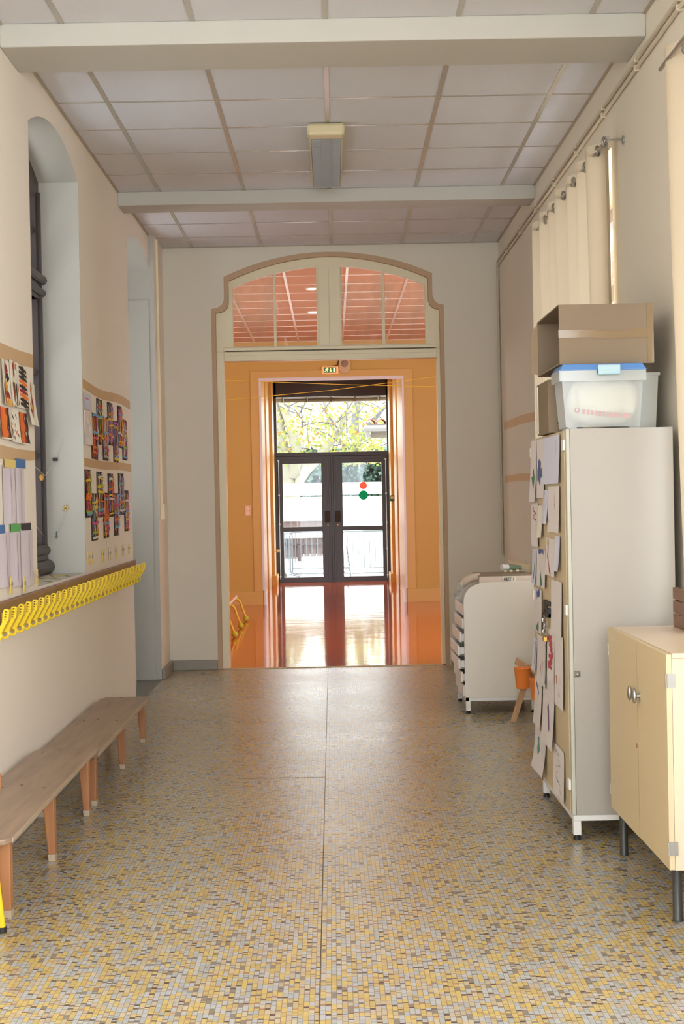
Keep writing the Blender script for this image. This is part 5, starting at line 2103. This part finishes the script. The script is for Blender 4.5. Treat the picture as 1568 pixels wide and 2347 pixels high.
WB = mat('white_board', rgb(240, 238, 232), 0.6)
t = thing('board_fence', (0, 44, GZ), 'white board fence with brown planks showing between its boards, across the yard', 'fence')
a = MB()
a.box(-6, 43.95, 1.55, 6, 44.0, 1.90)
a.build('top_board', WB, t)
a = MB()
a.box(-6, 43.95, 0.80, 0.1, 44.0, 1.49)
a.box(0.1, 43.95, GZ, 6, 44.0, 1.49)
a.build('middle_board', WB, t)
a = MB()
a.box(-6, 43.95, 0.30, 0.1, 44.0, 0.48)
a.build('low_board', WB, t)
a = MB()
for i in range(34):
    x = -5.9+i*0.18
    a.box(x, 44.05, GZ+0.12, x+0.165, 44.08, 1.2)
a.build('plank_screen', mat('weathered_plank', rgb(84, 70, 68), 0.8, vary=0.2, vscale=4), t)
a = MB()
for i in range(5):
    x = -4.2+i*1.05
    a.box(x, 43.9, GZ, x+0.09, 44.04, 0.12)
a.box(-6, 43.9, 0.10, 0.1, 44.04, 0.15)
a.build('post', mat('fence_post', rgb(56, 46, 50), 0.8), t)


def leaf_mesh(a, n, fx, size, nm):
    for i in range(n):
        c = Vector(fx())
        s = size*R_(0.6, 1.3)
        d1 = Vector((R_(-1, 1), R_(-1, 1), R_(-1, 1))).normalized()
        d2 = d1.cross(Vector((R_(-1, 1), R_(-1, 1), R_(-1, 1)))).normalized()
        n_ = d1.cross(d2)
        pts = [c-d1*s*0.5, c-d1*s*0.1+d2*s*0.42+n_*s*0.1, c+d1*s*0.15+d2*s*0.25, c+d1*s*0.55-n_*s*0.12, c+d1*s*0.15-d2*s*0.25, c-d1*s*0.1-d2*s*0.42+n_*s*0.1]
        a.add([tuple(p) for p in pts], [(0, 1, 2), (0, 2, 3), (0, 3, 4), (0, 4, 5)], min(random.randrange(nm), random.randrange(nm)) if nm > 2 else random.randrange(nm))


random.seed(21)
HL1 = mat('hedge_leaf', rgb(50, 78, 64), 0.6)
HL2 = mat('hedge_leaf_light', rgb(84, 112, 100), 0.5)
t = thing('hedge', (0, 50, GZ), 'dark green leafy hedge behind the white fence', 'hedge')
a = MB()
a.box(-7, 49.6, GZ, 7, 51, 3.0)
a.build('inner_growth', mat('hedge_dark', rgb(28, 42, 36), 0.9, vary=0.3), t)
a = MB()
leaf_mesh(a, 4200, lambda: (R_(-4, 4), R_(48.9, 49.7), R_(1.3, 3.1)), 0.17, 2)
o = a.build('hedge_foliage', [HL1, HL2], t, fix=False)
o['kind'] = 'stuff'

BARK = mat('plane_bark', rgb(132, 130, 116), 0.8, vary=0.25, vscale=3)
BARKD = mat('twig_bark', rgb(92, 90, 90), 0.8, vary=0.2)
LV = [mat('leaf_green', rgb(176, 190, 84), 0.6, vary=0.1), mat('leaf_yellow', rgb(224, 208, 96), 0.6, vary=0.1), mat('leaf_pale', rgb(206, 214, 140), 0.6, vary=0.1), mat('leaf_orange', rgb(214, 160, 80), 0.6, vary=0.1)]
LVT = []
for i, m_ in enumerate(LV):
    cols = [rgb(134, 146, 74), rgb(160, 152, 84), rgb(158, 164, 118), rgb(156, 122, 76)][i]
    LVT.append(translucent_mat('leaf_thin_%d' % i, cols, 0.5))
t = thing('plane_tree', (-1.25, 46, GZ), 'pale-barked plane tree with yellow-green leaves behind the fence, left pane', 'tree')
a = MB()
a.tube([(-1.30, 46, GZ), (-1.28, 46, 1.4), (-1.33, 46, 2.2), (-1.55, 46, 3.2), (-1.75, 46, 5.2), (-1.9, 46, 7.5)], [0.34, 0.30, 0.27, 0.2, 0.15, 0.1], 14)
a.tube([(-1.15, 46, 1.9), (-0.8, 46, 2.35), (-0.35, 46, 2.75), (0.3, 46.3, 3.6), (0.9, 46.5, 5)], [0.22, 0.18, 0.15, 0.12, 0.07], 12)
a.tube([(-1.2, 45.9, 2.1), (-1.05, 45.8, 2.95), (-1.2, 45.8, 3.6), (-1.48, 45.8, 4.4), (-1.6, 45.8, 6)], [0.2, 0.17, 0.16, 0.12, 0.08], 12)
a.sphere((-1.0, 45.78, 1.95), (0.15, 0.1, 0.2))
a.build('trunk', BARK, t, smooth=True)
a = MB()
for i in range(26):
    p0 = Vector((R_(-1.5, 1.2), R_(45.5, 46.5), R_(2.6, 4.6)))
    d_ = Vector((R_(-1, 1), R_(-0.3, 0.3), R_(-0.2, 1))).normalized()
    a.tube([p0, p0+d_*0.5+Vector((0, 0, 0.1)), p0+d_*1.1+Vector((R_(-.2, .2), 0, 0.05))], [0.03, 0.02, 0.008], 5)
a.build('twigs', BARKD, t)
a = MB()
leaf_mesh(a, 2400, lambda: (R_(-3.2, 1.6), R_(44.6, 47.5), 2.45+abs(random.gauss(0, 1.3))), 0.125, 4)
o = a.build('foliage', LVT, t, fix=False)
o['kind'] = 'stuff'
t = thing('yard_tree', (1.3, 54, GZ), 'grey-limbed tree with sparse yellow leaves behind the tiled roof, right side', 'tree')
a = MB()
a.tube([(0.9, 54, GZ), (0.95, 54, 2.5), (0.85, 54, 4.0), (1.0, 54, 5.5), (1.2, 54, 8)], [0.26, 0.2, 0.16, 0.12, 0.08], 10)
a.tube([(0.9, 54, 3.4), (1.6, 54, 4.3), (2.3, 54, 5.1)], [0.12, 0.09, 0.05], 8)
a.tube([(0.9, 54, 2.8), (0.2, 54, 3.6), (-0.3, 54, 5.1)], [0.12, 0.09, 0.05], 8)
a.build('trunk', mat('grey_bark', rgb(110, 110, 112), 0.8, vary=0.2, vscale=3), t, smooth=True)
a = MB()
for i in range(40):
    p0 = Vector((R_(-0.5, 3), R_(53.5, 54.5), R_(3, 5)))
    d_ = Vector((R_(-1, 1), R_(-0.3, 0.3), R_(-0.3, 0.8))).normalized()
    a.tube([p0, p0+d_*0.6, p0+d_*1.2+Vector((R_(-.2, .2), 0, 0.1))], [0.03, 0.018, 0.008], 5)
a.build('twigs', BARKD, t)
a = MB()
leaf_mesh(a, 1300, lambda: (R_(-2.5, 4), R_(53, 55.5), 2.9+abs(random.gauss(0, 1.5))), 0.14, 4)
o = a.build('foliage', LVT, t, fix=False)
o['kind'] = 'stuff'

# tiled shelter roof
t = thing('tiled_shelter', (1.9, 33, GZ), 'small shelter with red roof tiles and grey gutter at the right of the transom light', 'shelter')
a = MB()
for i in range(9):
    xc = 0.86+i*0.23
    n = 8
    for j in range(3):
        y0 = 32.2+j*0.42
        z0 = 3.02+j*0.02
        vs = []
        for (yy_, zz_) in ((y0, z0), (y0+0.46, z0+0.025)):
            for k in range(n+1):
                th = PI*k/n
                vs.append((xc+0.11*math.cos(th), yy_, zz_+0.105*math.sin(th)))
            for k in range(n+1):
                th = PI*k/n
                vs.append((xc+0.095*math.cos(th), yy_, zz_+0.088*math.sin(th)))
        N1 = n+1
        fs = []
        for k in range(n):
            fs += [(k, k+1, 2*N1+k+1, 2*N1+k), (N1+k, 3*N1+k, 3*N1+k+1, N1+k+1), (k, N1+k, N1+k+1, k+1)]
        a.add(vs, fs)
a.build('roof_tiles', mat('terracotta', rgb(132, 76, 62), 0.8, vary=0.15, vscale=5), t, fix=False)
a = MB()
a.hexa([(0.78, 32.2, 2.95), (3, 32.2, 2.95), (3, 34.4, 2.97), (0.78, 34.4, 2.97)], [(0.78, 32.2, 3.02), (3, 32.2, 3.02), (3, 34.4, 3.04), (0.78, 34.4, 3.04)])
a.box(0.85, 32.25, 2.72, 3, 32.3, 2.95)
a.build('roof_deck', mat('fascia_grey', rgb(100, 98, 94), 0.7), t)
a = MB()
a.tube([(0.70, 32.12, 2.92), (3.0, 32.12, 2.92)], 0.065, 12)
a.tube([(0.74, 32.12, 2.92), (0.80, 32.2, 2.75)], 0.05, 10)
a.build('gutter', mat('zinc', rgb(112, 116, 122), 0.5, metal=0.0), t, smooth=True)
for xx in (1.8, 2.9):
    a = MB()
    a.box(xx, 32.3, GZ, xx+0.12, 32.42, 2.95)
    a.build('post', WB, t)


# crowd barriers
def barrier(loc, rz, lab, wid=1.9):
    t = thing('crowd_barrier', (0, 0, 0), lab, 'barrier', 'metal crowd barriers in the yard')
    GM = mat('galvanised', rgb(78, 88, 96), 0.5, metal=0.0, vary=0)
    a = MB()
    z0, z1 = 0.10, 1.06
    r = 0.1
    pts = []
    for (cx, cz, a0) in ((r, z0+r, PI), (wid-r, z0+r, 1.5*PI), (wid-r, z1-r, 0), (r, z1-r, 0.5*PI)):
        for k in range(5):
            th = a0+PI/2*k/4
            pts.append((cx+r*math.cos(th), 0, cz+r*math.sin(th)))
    a.tube(pts, 0.017, 8, closed=True)
    a.tube([(0, 0, 0.22), (wid, 0, 0.22)], 0.011, 6)
    a.build('frame', GM, t, local=True, smooth=True)
    a = MB()
    n = int(wid/0.125)
    for i in range(1, n):
        x = wid*i/n
        a.tube([(x, 0, 0.22), (x, 0, z1)], 0.009, 5, caps=False)
    a.build('bar_infill', GM, t, local=True)
    for x in (0.2, wid-0.2):
        a = MB()
        a.tube([(x, -0.25, 0.0), (x, -0.2, 0.06), (x, 0, 0.1), (x, 0.2, 0.06), (x, 0.25, 0)], 0.014, 6)
        a.build('foot', GM, t, local=True)
    t.location = loc
    t.rotation_euler = (0, 0, rz)
    return t


barrier((-1.0, 34.5, GZ), 0.0, 'metal crowd barrier seen mostly through the left door pane', 1.15)
barrier((0.2, 34.3, GZ), 0.05, 'metal crowd barrier seen through the right door pane', 1.9)
barrier((-1.35, 33.2, GZ), 1.25, 'metal crowd barrier turned end-on at the left of the left pane', 1.3)


def yard_chair(x, y, lab, col, flip=1):
    t = thing('yard_chair', (x, y, GZ), lab, 'chair')
    m_ = mat('chair_'+('black' if col < 90 else 'green'), rgb(col-10, col, col), 0.5, vary=0)
    a = MB()
    a.box(x-0.2, y-0.2, GZ+0.42, x+0.2, y+0.2, GZ+0.45)
    a.build('seat', m_, t, bevel=0.01)
    a = MB()
    a.hexa([(x+flip*0.17, y-0.18, GZ+0.47), (x+flip*0.20, y-0.18, GZ+0.47), (x+flip*0.20, y+0.18, GZ+0.47), (x+flip*0.17, y+0.18, GZ+0.47)],
           [(x+flip*0.12+0.0, y-0.17, GZ+0.88), (x+flip*0.14, y-0.17, GZ+0.88), (x+flip*0.14, y+0.17, GZ+0.88), (x+flip*0.12, y+0.17, GZ+0.88)])
    a.build('backrest', m_, t, bevel=0.01)
    for sx in (-1, 1):
        for sy in (-1, 1):
            a = MB()
            a.tube([(x+sx*0.16, y+sy*0.16, GZ+0.42), (x+sx*0.2, y+sy*0.18, GZ+0.36), (x+sx*0.23, y+sy*0.2, GZ)], 0.011, 6)
            a.build('leg', m_, t)
    return t


yard_chair(0.13, 30.0, 'dark chair just outside, half behind the meeting door stiles', 60, 1)
yard_chair(-1.13, 29.0, 'greenish dark chair leg shape outside, at the bottom left of the left pane', 70, -1)
